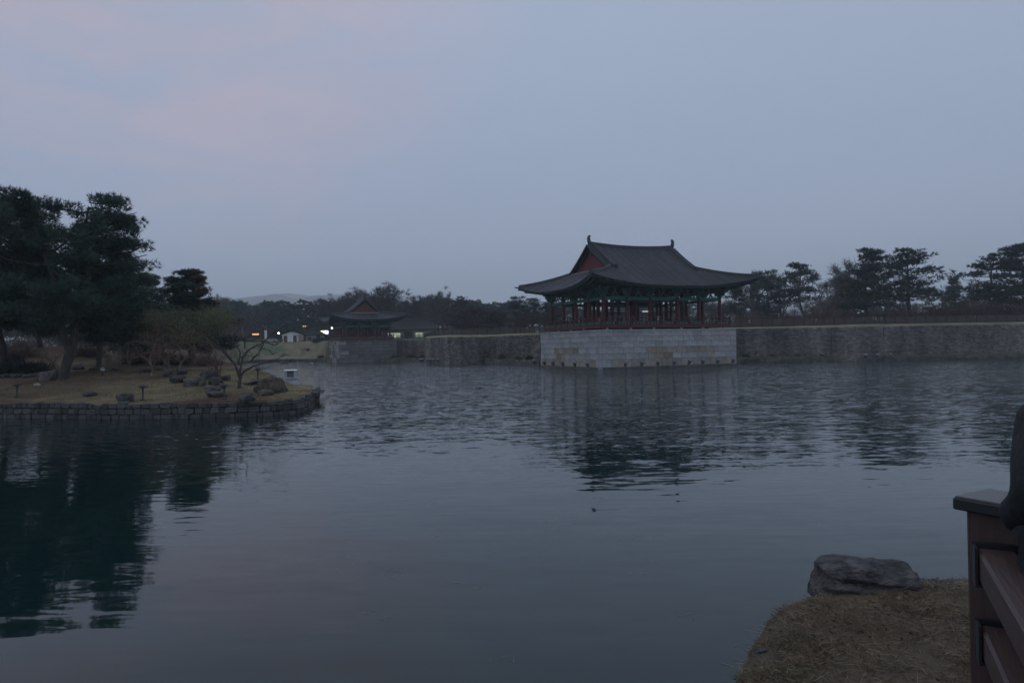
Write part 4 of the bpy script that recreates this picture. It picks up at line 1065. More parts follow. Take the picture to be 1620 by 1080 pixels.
# ---- behind the island on the left shore
BK = [bare_meshes(230+i, 9.0, m_twig, spread=0.5, levels=5, kids=(2,3), trunk_f=0.22, tr=0.17, twig=0.8, tw=0.03, upw=.35, nt=4, first=4) for i in range(2)]
FP = [pine_meshes(300+i, 13.0, 4.2, m_needlef, base=b, limbs=l, pads=(2,5), pad_r=(0.8,1.6), tufts=44, blades_n=7, bl=0.45, bw=0.11, flat=fl, tr=0.24, lean=le, prof=pf, up=.45) for i, (b, l, fl, le, pf) in enumerate(((.34,24,.35,.04,'umbrella'),(.22,30,.3,-.03,'cone'),(.40,22,.4,.08,'umbrella'),(.15,30,.45,.0,'round')))]
def land(px, Y): return (WX(px, Y, 6), Y, lz(px, Y)-0.1)
for i, (px, Y, h, k, lab) in enumerate(((-40, 128, 11, 0, 'shaded pine far behind the left edge of the island'), (22, 140, 12, 2, 'shaded pine on the left shore behind the mound'), (95, 150, 13, 1, 'pointed shaded pine behind the forked trunk'), (175, 138, 12.5, 0, 'shaded pine on the left shore right of the forked trunk'),
        (238, 150, 12.5, 3, 'shaded round pine showing left of the conical pine'), (285, 158, 12, 2, 'shaded pine directly behind the conical pine'), (335, 190, 12.5, 1, 'shaded pine at the right shoulder of the conical pine'))):
    plant('pine_tree', lab, 'tree', FP[k], land(px, Y), i*1.1, h/13.0, 'pines on the left shore')
for i, (px, Y, h, k, lab) in enumerate(((60, 122, 7, 0, 'bare tree between the trunks on the left shore'), (130, 126, 7, 1, 'bare tree on the left shore behind the forked trunk'), (210, 130, 7.5, 0, 'bare tree on the left shore behind the brown slope'), (262, 136, 6, 1, 'bare tree on the left shore under the conical pine'), (318, 140, 5, 0, 'bare tree at the waterside below the conical pine'))):
    plant('bare_tree', lab, 'tree', BK[k], land(px, Y), i*2.1, h/9.0, 'bare trees on the left shore')

# ---- beyond the walls, right of the large pavilion: (px, depth, py of the top)
def topz(px, py, Y): return PY(px, py, Y).z
gR = 'pines behind the fence on the right'
for i, (px, Y, top, k, wd, lab) in enumerate((
    (1164, 150, 450, 0, .75, 'small pine peeking out below the right eave of the large pavilion'), (1216, 154, 427, 3, 1.0, 'broad shaded pine just right of the large pavilion'), (1272, 152, 414, 2, 1.0, 'loose crowned pine with an open trunk right of the pavilion'),
    (1369, 147, 393, 1, 1.3, 'tall layered pine, left one of the tall pair'), (1441, 147, 392, 0, 1.4, 'tall flat topped pine on a leaning trunk, right one of the tall pair'), (1514, 175, 436, 1, .9, 'smaller pine in the gap right of the tall pair'),
    (1566, 152, 401, 0, 1.2, 'layered pine near the right edge of the photo'), (1622, 146, 385, 1, 1.45, 'tall dark pine cut by the right edge of the photo'), (845, 168, 470, 2, 1.05, 'dark pine close left of the large pavilion'), (822, 176, 468, 3, 1.0, 'dark pine group member second left of the large pavilion'), (872, 160, 473, 0, 1.0, 'dark pine whose crown shows under the left eave of the large pavilion'),
    (733, 205, 468, 0, 1.0, 'dark umbrella pine between the pavilions above the bushes'))):
    z0 = lz(px, Y); h = topz(px, top, Y)-z0
    plant('pine_tree', lab, 'tree', FP[k], land(px, Y), i*0.9+.3, (h/13.0*wd*1.02, h/13.0*wd*1.02, h/13.0), gR if px > 900 else 'pines between the pavilions')
BT = [bare_meshes(240+i, 12.0, m_twig, spread=0.46, levels=5, kids=(2,4), trunk_f=0.22, tr=0.2, twig=.7, tw=0.032, upw=.38, nt=8, first=5) for i in range(3)]
gB = 'bare trees behind the fence on the right'
for i, (px, Y, top, k, lab) in enumerate((
    (1192, 185, 421, 0, 'pale bare tree rising behind the right eave tip'), (1242, 190, 424, 1, 'bare tree between the two shaded pines'), (1306, 180, 418, 2, 'bare tree left of the tall layered pine'), (1338, 185, 402, 0, 'tallest bare tree behind the tall layered pine'), (1405, 182, 405, 1, 'bare tree between the tall pair of pines'),
    (1487, 200, 444, 2, 'low bare tree right of the tall pair'), (1535, 205, 440, 0, 'bare tree behind the smaller pine'), (1120, 190, 462, 1, 'bare tree seen between the right columns of the large pavilion'), (1150, 178, 470, 2, 'bare tree beside the last column of the large pavilion'),
    (885, 172, 474, 0, 'bare tree seen between the left columns of the large pavilion'), (915, 176, 478, 1, 'bare tree seen behind the left half of the large pavilion'), (940, 186, 480, 2, 'bare tree seen beside the corner column of the large pavilion'))):
    z0 = lz(px, Y); h = topz(px, top, Y)-z0; plant('bare_tree', lab, 'tree', BT[k], land(px, Y), i*1.7, (h/12.0*1.15, h/12.0*1.15, h/12.0), gB)
BB = [shrub_meshes(10+i, 2600, m_shrub, 2.6, 2.6, .7, .035) for i in range(2)]
words_ = ('below the right eave', 'by the broad shaded pine', 'under the loose crowned pine', 'left of the tall layered pine', 'at the foot of the tall layered pine', 'between the trunks of the tall pair', 'at the foot of the flat topped pine', 'right of the tall pair', 'under the smaller pine', 'left of the layered pine near the edge', 'right of the layered pine near the edge', 'at the right edge of the photo')
for i, px in enumerate((1178, 1212, 1248, 1300, 1345, 1392, 1432, 1478, 1512, 1546, 1588, 1632)):
    Y = 143+(i*37 % 11); plant('shrub', 'brown leafless thicket '+words_[i], 'shrub', BB[i % 2], land(px, Y), i*2.0, (1.5+0.15*(i % 3), 1.3, 1.25+.2*((i*5) % 4)+(.6 if px > 1480 else 0)), 'brown thickets behind the fence', ('stem','foliage'))
for i, (px, Y, s, lab) in enumerate(((-30, 128, 1.5, 'brown thicket on the left shore at the photo edge'), (18, 124, 1.4, 'brown thicket on the left shore right of the photo edge'), (62, 130, 1.6, 'brown thicket on the left shore left of the forked trunk'), (104, 126, 1.3, 'brown thicket straight behind the forked trunk'), (142, 131, 1.6, 'brown thicket on the left shore just right of the forked trunk'),
        (184, 127, 1.5, 'brown thicket on the left shore behind the spotlight'), (226, 134, 1.7, 'brown thicket on the left shore behind the brown leafless tree'), (268, 138, 1.5, 'brown thicket on the left shore behind the paler willow'), (306, 146, 1.6, 'brown thicket on the left shore behind the conical pine trunk'), (338, 160, 1.3, 'brown thicket at the right end of the left shore'))):
    plant('shrub', lab, 'shrub', BB[i % 2], land(px, Y), i*1.4, (s*1.4, s*1.2, s*1.5), 'brown thickets on the left shore', ('stem','foliage'))
for i, (px, Y, s, lab) in enumerate(((352, 232, 1.5, 'brown thicket behind the silver car'), (374, 246, 1.8, 'brown thicket behind the grey car'), (398, 244, 1.7, 'brown thicket behind the orange sign'), (424, 248, 1.9, 'brown thicket behind the banner sign'), (470, 246, 1.8, 'brown thicket behind the white shed'), (500, 246, 2.0, 'brown thicket behind the gatehouse'), (532, 240, 1.9, 'brown thicket behind the led screen'), (700, 215, 1.6, 'brown thicket behind the road sign'), (1195, 158, 1.5, 'back row thicket beneath the right eave'), (1262, 160, 1.6, 'back row thicket by the loose crowned pine'), (1325, 160, 1.7, 'back row thicket left of the tall pair'), (1410, 161, 1.7, 'back row thicket between the tall pair'), (1470, 162, 1.8, 'back row thicket right of the tall pair'), (1530, 163, 1.9, 'back row thicket under the smaller pine'), (1600, 162, 2.0, 'back row thicket near the right edge'))):
    plant('shrub', lab, 'shrub', BB[i % 2], land(px, Y), i*1.1, (s*1.5, s*1.2, s*1.05), 'brown thickets behind the shore', ('stem','foliage'))
# ---- between the pavilions
gM = 'tall bare trees behind the small pavilion'
TB = [bare_meshes(250+i, 16.0, m_twig, spread=0.52, levels=7, kids=(2,3), trunk_f=0.20, tr=0.26, twig=.8, tw=0.05, upw=.30, nt=9, first=4) for i in range(2)]
for i, (px, Y, top, k, lab) in enumerate(((601, 232, 444, 0, 'tallest bare tree, just right of the small pavilion gable'), (656, 236, 447, 1, 'tall round bare tree standing apart right of the small pavilion'), (545, 240, 456, 1, 'bare tree left above the small pavilion roof'), (572, 246, 452, 0, 'bare tree directly behind the small pavilion ridge'), (682, 250, 462, 0, 'lower bare tree right of the round bare tree'),
        (632, 255, 462, 1, 'bare tree between the two tall bare trees'), (374, 300, 463, 0, 'pale bare tree on the skyline above the parked cars'))):
    z0 = lz(px, Y); h = topz(px, top, Y)-z0; plant('bare_tree', lab, 'tree', TB[k], land(px, Y), i*1.9, (h/16*1.1, h/16*1.1, h/16), gM)
BM = [bare_meshes(260+i, 8.0, m_twig, spread=0.7, levels=5, kids=(2,4), trunk_f=0.16, tr=0.12, twig=.9, tw=0.05, upw=.25, nt=5, first=6) for i in range(2)]
for i, (px, Y, top, wd, k, lab) in enumerate(((712, 178, 482, 1.5, 0, 'wide domed bare tree behind the bastion fence'), (757, 172, 474, 1.6, 1, 'largest domed bare tree midway between the pavilions'), (800, 166, 480, 1.5, 0, 'domed bare tree right of midway between the pavilions'), (838, 158, 488, 1.3, 1, 'domed bare tree beside the left eave of the large pavilion'))):
    z0 = lz(px, Y); h = topz(px, top, Y)-z0; plant('bare_tree', lab, 'tree', BM[k], land(px, Y), i*1.3, (h/8*wd, h/8*wd, h/8), 'domed bare trees between the pavilions')

# ---- the wood that closes the view: nobody could count it
def wood():
    rng = np.random.default_rng(77); VV, FF, TT, MM = [], [], [], []; off = 0
    protos = []
    for s, dens in ((1,1),(2,1),(3,1)):
        tk, V, F, T, Mi = tree_pine(400+s, 13, 4.6, base=.10, limbs=16, pads=(2,4), pad_r=(1.2,2.1), tufts=22, blades_n=7, bl=.55, bw=.34, flat=.45, tr=.24, prof='umbrella' if s < 3 else 'round')
        protos.append((V, F, T, 0, 13))
    for s in (1, 2):
        tk, V, F = tree_bare(420+s, 13, spread=.5, levels=4, kids=(2,4), trunk_f=.25, tr=.2, twig=1.5, tw=.09, nt=8, first=4); V0 = np.array([v for v in tk.V])
        F0 = np.array([t for f in tk.F for t in ((f[0],f[1],f[2]),(f[0],f[2],f[3])) if len(f) == 4]); Va = np.vstack([V, V0]); Fa = np.vstack([F, F0+len(V)]); h = Va[:,2].max()
        protos.append((Va, Fa, np.full(len(Fa), 1.0), 1, h))
    places = []
    for k in range(110): places.append((rng.uniform(300, 880), rng.uniform(252, 330)))
    for k in range(48): places.append((rng.uniform(-420, 300), rng.uniform(190, 300)))
    for k in range(70): places.append((rng.uniform(880, 1900), rng.uniform(215, 320)))
    for px, Y in places:
        bare = rng.random() < (.34 if px < 600 else .5); V, F, T, m_, h0 = protos[int(rng.integers(3, 5)) if bare else int(rng.integers(0, 3))]
        top = float(np.interp(px, [-400,300,360,420,480,540,600,700,760,870,1000,1180,1300,1500,1600,1900], [480,476,477,477,475,470,470,474,476,480,484,468,462,462,466,460])) + rng.uniform(-2, 9)
        z0 = lz(px, Y); H = max(5, topz(px, top, Y)-z0); s = H/h0; a = rng.uniform(0, 6.28); c, sn = math.cos(a), math.sin(a); w = s*rng.uniform(1.0, 1.5)
        Q = np.column_stack([(V[:,0]*c-V[:,1]*sn)*w+WX(px, Y, 8), (V[:,0]*sn+V[:,1]*c)*w+Y, V[:,2]*s+z0])
        VV.append(Q); FF.append(F+off); TT.append(T*rng.uniform(.75,1.25)); MM.append(np.full(len(F), m_)); off += len(Q)
    me = np_mesh('wood', np.vstack(VV), np.vstack(FF), [m_needlef, m_twig], np.concatenate(TT)); me.polygons.foreach_set('material_index', np.concatenate(MM).astype(np.int32))
    o = link('woods', me); tag(o, 'bluish belt of pines and bare trees closing the view behind the pond', 'woods', kind='stuff')
wood()
# ================================================================ rocks
def rock_mesh(seed, dims, mat, cuts=9, sub=4, rough=0.17, boxy=1.0, tilt=None):
    """a boulder that fills dims (width, depth, height above ground) and goes on a little below the ground"""
    rng = random.Random(seed); bm = bmesh.new(); bmesh.ops.create_icosphere(bm, subdivisions=sub, radius=1.0)
    pl = []
    for k in range(cuts):
        n = Vector((rng.gauss(0,1), rng.gauss(0,1), rng.gauss(0,.7))).normalized(); pl.append((n, rng.uniform(.52, .82)))
    pl.append((Vector(tilt) if tilt else Vector((rng.uniform(-.2,.2), rng.uniform(-.2,.2), 1)).normalized(), rng.uniform(.55,.75)))
    off = Vector((seed*3.7, seed*1.3, seed*2.1))
    for v in bm.verts:
        p = v.co.copy()
        if boxy != 1.0: p = Vector([math.copysign(abs(c)**boxy, c) for c in p])*0.8
        for n, d in pl:
            e = p.dot(n)-d
            if e > 0: p -= n*e*0.92
        nn = p.normalized()
        p += nn*(noise.noise(p*1.8+off)*rough*1.2 + abs(noise.noise(p*4.2+off))*-rough*.8 + noise.noise(p*10+off)*rough*.30 + noise.noise(p*24+off)*rough*.12)
        v.co = p
    lo = [min(v.co[i] for v in bm.verts) for i in range(3)]; hi = [max(v.co[i] for v in bm.verts) for i in range(3)]
    for v in bm.verts:
        q = [(v.co[i]-lo[i])/(hi[i]-lo[i]) for i in range(3)]
        f = 1.06-.16*max(0, q[2]-.3) if q[2] > .3 else 1.06; v.co = ((q[0]-.5)*dims[0]*f, (q[1]-.5)*dims[1]*f, (q[2]*1.35-.35)*dims[2])
    me = bpy.data.meshes.new('boulder'); bm.to_mesh(me); bm.free(); me.materials.append(mat)
    return me
def rock(name, label, px, py, wpx, hpx, mat=None, seed=0, dep=0.8, group='boulders on the island lawn', rz=0.0, loc=None):
    p = PI_(px, py) if loc is None else loc; s = p.y/1080.0; me = rock_mesh(seed, (wpx*s*1.05, wpx*s*dep, hpx*s*1.05), mat or m_rock, sub=3 if wpx < 45 else 4)
    o = link(name, me, None, p+Vector((0, wpx*s*dep*.3, 0)), rz); return tag(o, label, 'rock', group)
rock('boulder', 'rounded grey boulder on the front lawn left of the middle bollard lamp', 195, 636, 26, 14, seed=1)
rock('boulder', 'small flat stone lying on the lawn between the forked pine and the rounded boulder', 138, 627, 20, 7, seed=2)
rock('boulder', 'dark blocky boulder beside the foot of the forked pine', 70, 602, 30, 16, seed=3)
rock('boulder', 'small pale stone below the dark blocky boulder', 57, 611, 9, 5, mat=m_tan, seed=4)
for i in range(9):
    rock('boulder', ['long', 'round', 'squat', 'flat', 'tall', 'sloped', 'small', 'broad', 'split'][i]+' stone of the far left rubble row, '+['first from the photo edge', 'second from the photo edge', 'third from the photo edge', 'fourth from the photo edge', 'below the dark shrub', 'just right of the dark shrub', 'in the middle of the row end', 'second before the dark boulder', 'last before the dark boulder'][i],
         2+i*6.2, 598-(i % 3), 10+(i*7 % 5), 6+(i*5 % 5), seed=20+i, group='rubble row on the island')
for i, (px, py, w, h, lab) in enumerate(((286, 593, 16, 14, 'pointed dark rock standing at the back of the rock pile'), (263, 596, 15, 12, 'dark rock at the left end of the rock pile'), (282, 606, 30, 13, 'long low mossy rock in front of the pointed dark rock'), (302, 611, 27, 12, 'bluish wedge shaped rock at the front of the rock pile'),
        (318, 611, 14, 17, 'upright slab like rock in the middle of the rock pile'), (329, 599, 28, 13, 'dark overhanging rock at the back of the rock pile'), (341, 609, 23, 13, 'smooth grey rock right of the upright slab'), (333, 620, 26, 11, 'broad lichen grey rock left of the right bollard lamp'), (351, 615, 11, 9, 'brownish rock behind the right bollard lamp'),
        (340, 629, 31, 10, 'low pale rock at the foot of the right bollard lamp'), (355, 602, 15, 9, 'rock at the right end of the pile beside the open water'), (388, 636, 24, 16, 'squat block of rock on the lawn in front of the gnarled tree'), (249, 586, 14, 8, 'rock behind the brown leafless tree'), (150, 586, 22, 6, 'flat stone left along the crest of the lawn'), (178, 587, 18, 6, 'flat stone in the middle of the crest of the lawn'), (120, 585, 20, 8, 'stone beside the trunk of the forked pine'), (228, 589, 20, 8, 'stone at the right end of the crest of the lawn'))):
    rock('boulder', lab, px, py, w, h, seed=40+i)
rock('craggy_rock', 'big craggy brown rock on the right tip of the island', 424, 623, 40, 28, mat=m_rockb, seed=71, group='rock group on the right tip')
rock('craggy_rock', 'second craggy rock leaning against the big brown one on its right', 440, 620, 24, 22, mat=m_rockb, seed=72, group='rock group on the right tip')
rock('craggy_rock', 'smooth pinkish slab behind the right end of the craggy rocks', 448, 617, 9, 17, mat=m_tan, seed=73, group='rock group on the right tip')
rock('craggy_rock', 'grey boulder at the left foot of the big brown rock', 407, 621, 13, 11, seed=74, group='rock group on the right tip')
rock('craggy_rock', 'long flat dark rock behind the gnarled tree', 398, 609, 34, 8, seed=75, group='rock group on the right tip')
rock('craggy_rock', 'low brown rock lying in front of the big craggy one', 418, 626, 26, 10, mat=m_rockb, seed=76, group='rock group on the right tip')

# ================================================================ lamps and small things on the island
def bollard():
    a = MB(); a.lathe([(0.001,0),(0.16,0),(0.16,.05),(0.05,.07),(0.045,.74),(0.06,.76),(0.001,.76)], 10)
    c = MB(); c.lathe([(0.001,.70),(0.235,.72),(0.25,.735),(0.20,.80),(0.11,.86),(0.001,.885)], 14); g = MB(); g.lathe([(0.001,.64),(0.09,.64),(0.10,.72),(0.001,.72)], 10)
    return a.mesh('post', m_black, True), c.mesh('lamp_cap', m_black, True), g.mesh('lens', m_glass, True)
BO = bollard()
for px, py, lab in ((27, 629, 'mushroom capped bollard lamp on the lawn at the far left'), (226, 633, 'mushroom capped bollard lamp near the middle of the island edge'), (355, 631, 'mushroom capped bollard lamp beside the rock pile'), (408, 602, 'mushroom capped bollard lamp behind the gnarled tree by the water')):
    t = thing('bollard_lamp', lab, 'bollard lamp', PI_(px, py), 0, 'bollard lamps on the island')
    for n_, me in zip(('post','lamp_cap','lens'), BO): link(n_, me, t)
def spot():
    a = MB(); a.tube([(0,0,-.05),(0,0,.28)], .035, 6); a.lathe([(0.001,0),(.12,0),(.12,.05),(.001,.05)], 8); h = MB(); h.tube([(-.13,0,.30),(-.02,0,.36),(.12,0,.42),(.14,0,.43)], [.07,.12,.15,.15], 10, capm=0); l = MB(); l.tube([(.142,0,.431),(.155,0,.437)], .135, 10)
    return a.mesh('post', m_black), h.mesh('lamp_head', m_grey, True), l.mesh('lens', m_mortar)
SP = spot()
for px, py, lab, s in ((162, 594, 'white faced spotlight on the crest right of the forked pine', 1.0), (129, 580, 'small pale spotlight behind the forked trunk', .7), (71, 583, 'small pale spotlight in the bare shrub left of the trunk', .7), (190, 580, 'small pale spotlight beside the stubby pruned tree', .6), (240, 598, 'small pale spotlight at the foot of the brown leafless tree', .6)):
    t = thing('spotlight', lab, 'spotlight', PI_(px, py), -.9, 'garden spotlights on the island'); t.scale = (s,s,s)
    for n_, me in zip(('post','lamp_head','lens'), SP): link(n_, me, t)

# ================================================================ floodlights standing in the water
m_lid = M('lamp_lid', (0.17,0.18,0.19))
def flood():
    p = MB(); p.tube([(0,0,-1.4),(0,0,.30)], .05, 6); p.tube([(0,0,.26),(0.05,0,.42),(0.12,0,.5)], .035, 5)
    h = MB(); rot = Matrix.Rotation(R(-24), 3, 'Y')
    h.lathe([(0.001,.36),(.13,.38),(.23,.62),(.27,.86),(.29,.90),(.001,.90)], 8); h.V = [tuple(rot @ Vector(v)) for v in h.V]
    l = MB(); l.lathe([(.001,.90),(.31,.90),(.27,.99),(.12,1.03),(.001,1.035)], 8); l.V = [tuple(rot @ Vector((v[0], v[1], v[2]+.004))) for v in l.V]
    return p.mesh('post', m_grey), h.mesh('lamp_housing', m_grey), l.mesh('lid', m_lid)
FL = flood()
def floodlight(px, Y, lab, rz, grp, s=1.0, loc=None):
    t = thing('floodlight', lab, 'floodlight', loc or (WX(px, Y, .5), Y, 0), rz, grp); t.scale = (s,s,s)
    for n_, me in zip(('post','lamp_housing','lid'), FL): link(n_, me, t)
C0 = Vector((12.37, 96.8, 0))
def on_face(px, face):
    n = -D2 if face == 'r' else -D1; d = D1 if face == 'r' else D2; b = C0 + n*1.0
    best = min((abs(px_of((b+d*s*.05).x, (b+d*s*.05).y)-px), s) for s in range(0, 520))[1]; return b+d*best*.05
ordn = ['first', 'second', 'third', 'fourth', 'fifth', 'sixth', 'seventh', 'eighth']
for i, px in enumerate((987, 1012.6, 1039, 1063.8, 1087.6, 1109.8, 1132.7, 1156.5)):
    p = on_face(px, 'r'); floodlight(px, p.y, 'grey floodlight in the water, '+ordn[i]+' from the corner along the platform\'s right face', TH+R(90)+.25*math.sin(i*2.1), 'floodlights round the granite platform', 1.1, p)
for i, px in enumerate((930.9, 910.4, 891.8, 876.7, 862.3)):
    p = on_face(px, 'l'); floodlight(px, p.y, 'grey floodlight in the water, '+ordn[i]+' from the corner along the platform\'s left face', TH+R(20)+.2*math.sin(i*1.7), 'floodlights round the granite platform', 1.1, p)
floodlight(846, 114, 'taller pale topped floodlight in the water just left of the granite platform', R(70), 'floodlights round the granite platform', 1.3)
for i, px in enumerate((666.5, 669.5, 676.5, 680.5, 685, 690.5)):
    floodlight(px, 149.5-i*1.6, 'pale topped floodlight in the cluster by the bastion corner, '+['leftmost', 'second from its left end', 'third from its left end', 'fourth from its left end', 'next to its right end', 'rightmost'][i], R(60+i*15), 'floodlights at the bastion corner', 1.25)
for i, px in enumerate((1368.5, 1385.5, 1405)):
    floodlight(px, 117.2, 'grey floodlight at the foot of the right wall, '+['left one of three', 'middle one of three', 'right one of three'][i], R(80+i*25), 'floodlights below the right wall', 1.2)
for i, px in enumerate((439, 457, 474, 500)):
    floodlight(px, 204.5-(8 if px > 490 else 0), ['white faced floodlight at the water edge below the white shed, left one', 'dim floodlight at the water edge right of the white faced one', 'dim floodlight at the water edge near the middle of the green bank', 'dim floodlight at the water edge close to the small platform'][i], R(90), 'floodlights along the far bank', 1.3 if i == 0 else .9)

# ================================================================ fences
m_fence = M('fence_wire', (0.115,0.10,0.08), rough=0.7)
m_rail = M('fence_rail', (0.16,0.12,0.10), rough=0.7)
def fence(name, label, pts, spacing, h, pw=.15, bars=.075, barw=.019):
    root = thing(name, label, 'fence', pts[0]); o0 = Vector(pts[0]); pm = MB(); pm.cbox((0,0,h/2), (pw,pw,h), .015); pm.cbox((0,0,h+.05), (pw*1.15,pw*1.15,.1), .03); pme = pm.mesh('post', m_black); cache = {}
    for a, b in zip(pts, pts[1:]):
        A, B = Vector(a), Vector(b); L_ = (B-A).length; n = max(1, round(L_/spacing)); st = L_/n; d = (B-A)/L_; key = round(st, 1)
        if key not in cache:
            q = MB(); k = int(st/bars)
            for i in range(k): q.box((-st/2+pw/2+(st-pw)*(i+.5)/k, 0, h*.47), (barw,barw,h*.82), None, 0)
            for z in (.10, h*.5): q.box((0,0.002,z), (st-pw,.03,.03), None, 0)
            for z in np.arange(.18, h*.88, .11): q.box((0,0.004,z), (st-pw,.008,barw*.8), None, 0)
            q.box((0,0.002,h*.93), (st-pw,.05,.06), None, 1); cache[key] = q.mesh('wire_panel', [m_fence, m_rail])
        for i in range(n):
            m_ = A+d*st*(i+.5)-o0; o = link('wire_panel', cache[key], root, m_, math.atan2(d.y, d.x)); o.rotation_euler[1] = -math.asin(d.z); o.scale = (st/key if False else (st-pw)/(key-pw), 1, 1) if abs(st-key) > 1e-3 else (1,1,1)
            link('post', pme, root, A+d*st*i-o0)
        link('post', pme, root, B-o0)
    return root
def G(px, Y): return (WX(px, Y, 6), Y, lz(px, Y))
fence('fence', 'long black post and wire fence on the wall right of the large pavilion', [G(1156, 124.6), G(1320, 126.6), G(1400, 127), G(1640, 129.2), G(1760, 131)], 2.05, 1.32)
fence('fence', 'black post and wire fence on the wall between the two pavilions', [G(628, 192.4), G(672, 188), G(690, 157), G(730, 147)], 2.1, 1.25)
fence('fence', 'short fence stretch with wider posts left of the large pavilion', [G(730, 150), G(813, 144)], 3.0, 1.3)
fence('fence', 'fence stretch that meets the left corner of the large platform', [G(816, 141), G(862, 132)], 1.7, 1.3)
fence('fence', 'low black fence along the top of the far grassy bank', [G(345, 182), G(395, 214), G(470, 222), G(512, 214)], 3.4, 1.0, .12, .16)

# ================================================================ people
def figure(name, J, E, Rd, root='pelvis', sub=1):
    """one continuous skin over a posed skeleton: joints J, bones E, radii Rd"""
    me = bpy.data.meshes.new(name); names = list(J); idx = {n: i for i, n in enumerate(names)}
    bm = bmesh.new(); sk = bm.verts.layers.skin.verify(); vs = [bm.verts.new(J[n]) for n in names]
    for a, b in E: bm.edges.new((vs[idx[a]], vs[idx[b]]))
    for n in names:
        r = Rd[n]; vs[idx[n]][sk].radius = r if isinstance(r, tuple) else (r, r); vs[idx[n]][sk].use_root = (n == root)
    bm.to_mesh(me); bm.free(); o = bpy.data.objects.new(name, me); COL.objects.link(o)
    s = o.modifiers.new('skin', 'SKIN'); s.use_smooth_shade = True; sb = o.modifiers.new('sub', 'SUBSURF'); sb.levels = sub; sb.render_levels = sub
    dg = bpy.context.evaluated_depsgraph_get(); ev = o.evaluated_get(dg); out = bpy.data.meshes.new_from_object(ev)
    bpy.data.objects.remove(o); return out
def stand(arm='down', phase=0.0):
    J = {'pelvis': (0,0,.95), 'waist': (0,0,1.10), 'chest': (0,0.01,1.30), 'neck': (0,0,1.46), 'chin': (0,-.015,1.54), 'crown': (0,0,1.69),
         'shl': (.19,0,1.40), 'shr': (-.19,0,1.40), 'hipl': (.10,0,.90), 'hipr': (-.10,0,.90), 'knl': (.11,-.03-.1*phase,.50), 'knr': (-.11,-.03+.06*phase,.50), 'anl': (.11,.02-.12*phase,.09), 'anr': (-.11,.02+.14*phase,.09), 'tol': (.12,-.15-.12*phase,.03), 'tor': (-.12,-.15+.14*phase,.03)}
    if arm == 'down': J |= {'ell': (.25,.02,1.12), 'elr': (-.25,.02,1.12), 'wrl': (.26,-.06,.88), 'wrr': (-.26,-.06,.88), 'hal': (.26,-.09,.78), 'har': (-.26,-.09,.78)}
    elif arm == 'photo': J |= {'ell': (.27,-.13,1.20), 'elr': (-.27,-.13,1.20), 'wrl': (.12,-.30,1.42), 'wrr': (-.12,-.30,1.42), 'hal': (.07,-.33,1.50), 'har': (-.07,-.33,1.50)}
    elif arm == 'point': J |= {'ell': (.25,.02,1.12), 'elr': (-.42,-.05,1.34), 'wrl': (.26,-.06,.88), 'wrr': (-.66,-.12,1.42), 'hal': (.26,-.09,.78), 'har': (-.76,-.13,1.46)}
    else: J |= {'ell': (.28,-.05,1.14), 'elr': (-.28,-.05,1.14), 'wrl': (.14,-.28,1.10), 'wrr': (-.14,-.28,1.10), 'hal': (.07,-.34,1.11), 'har': (-.07,-.34,1.11)}
    E = [('pelvis','waist'),('waist','chest'),('chest','neck'),('neck','chin'),('chin','crown'),('chest','shl'),('chest','shr'),('pelvis','hipl'),('pelvis','hipr'),('hipl','knl'),('hipr','knr'),('knl','anl'),('knr','anr'),('anl','tol'),('anr','tor'),('shl','ell'),('shr','elr'),('ell','wrl'),('elr','wrr'),('wrl','hal'),('wrr','har')]
    Rd = dict(pelvis=(.17,.13), waist=(.15,.115), chest=(.18,.125), neck=.058, chin=.085, crown=.075, shl=.075, shr=.075, hipl=.095, hipr=.095, knl=.065, knr=.065, anl=.045, anr=.045, tol=.04, tor=.04, ell=.055, elr=.055, wrl=.038, wrr=.038, hal=.035, har=.035)
    return J, E, Rd
m_coats = [M('coat_dark', (0.02,0.022,0.026)), M('coat_white', (0.5,0.49,0.47)), M('coat_grey', (0.10,0.105,0.11)), M('coat_navy', (0.02,0.026,0.045)), M('coat_brown', (0.09,0.06,0.045)), M('coat_beige', (0.28,0.25,0.2))]
m_trouser = M('trousers', (0.018,0.02,0.026))
FIG = {}
for arm in ('down','photo','point','lean'):
    J, E, Rd = stand(arm, .6 if arm == 'down' else 0); me = figure('body', J, E, Rd)
    me.materials.clear()
    for mt in (m_coats[0], m_trouser, m_skin): me.materials.append(mt)
    hands = [Vector(J['hal']), Vector(J['har'])]
    for p in me.polygons:
        c = p.center; p.material_index = 2 if c.z > 1.47 or min((c-h).length for h in hands) < .075 else (1 if c.z < .80 and abs(c.x) < .2 else 0)
    hm = MB(); hm.lathe([(.10,1.56),(.118,1.64),(.10,1.72),(.05,1.765),(.001,1.775)], 10); hm.V = [(v[0], v[1]*1.08+.028, v[2]) for v in hm.V]
    FIG[arm] = (me, hm.mesh('hair', m_hair, True))
gP1, gP2 = 'visitors in the large pavilion', 'visitors walking behind the fences'
def person(lab, loc, rz, arm, coat, grp, h=1.68):
    t = thing('person', lab, 'person', loc, rz, grp); s = h/1.77; t.scale = (s,s,s); b = link('body', FIG[arm][0], t); link('hair', FIG[arm][1], t)
    b.material_slots[0].link = 'OBJECT'; b.material_slots[0].material = m_coats[coat]
def on_floor(px, v=None, u=None):
    """a spot on the floor of the large pavilion seen at column px, at row v or column u"""
    best = None
    for k in range(-110, 111):
        q = w_of(BIG_C, TH, k*.1, v) if v is not None else w_of(BIG_C, TH, u, k*.085)
        e = abs(px_of(q.x, q.y)-px)
        if best is None or e < best[0]: best = (e, q)
    return (best[1].x, best[1].y, 6.2)
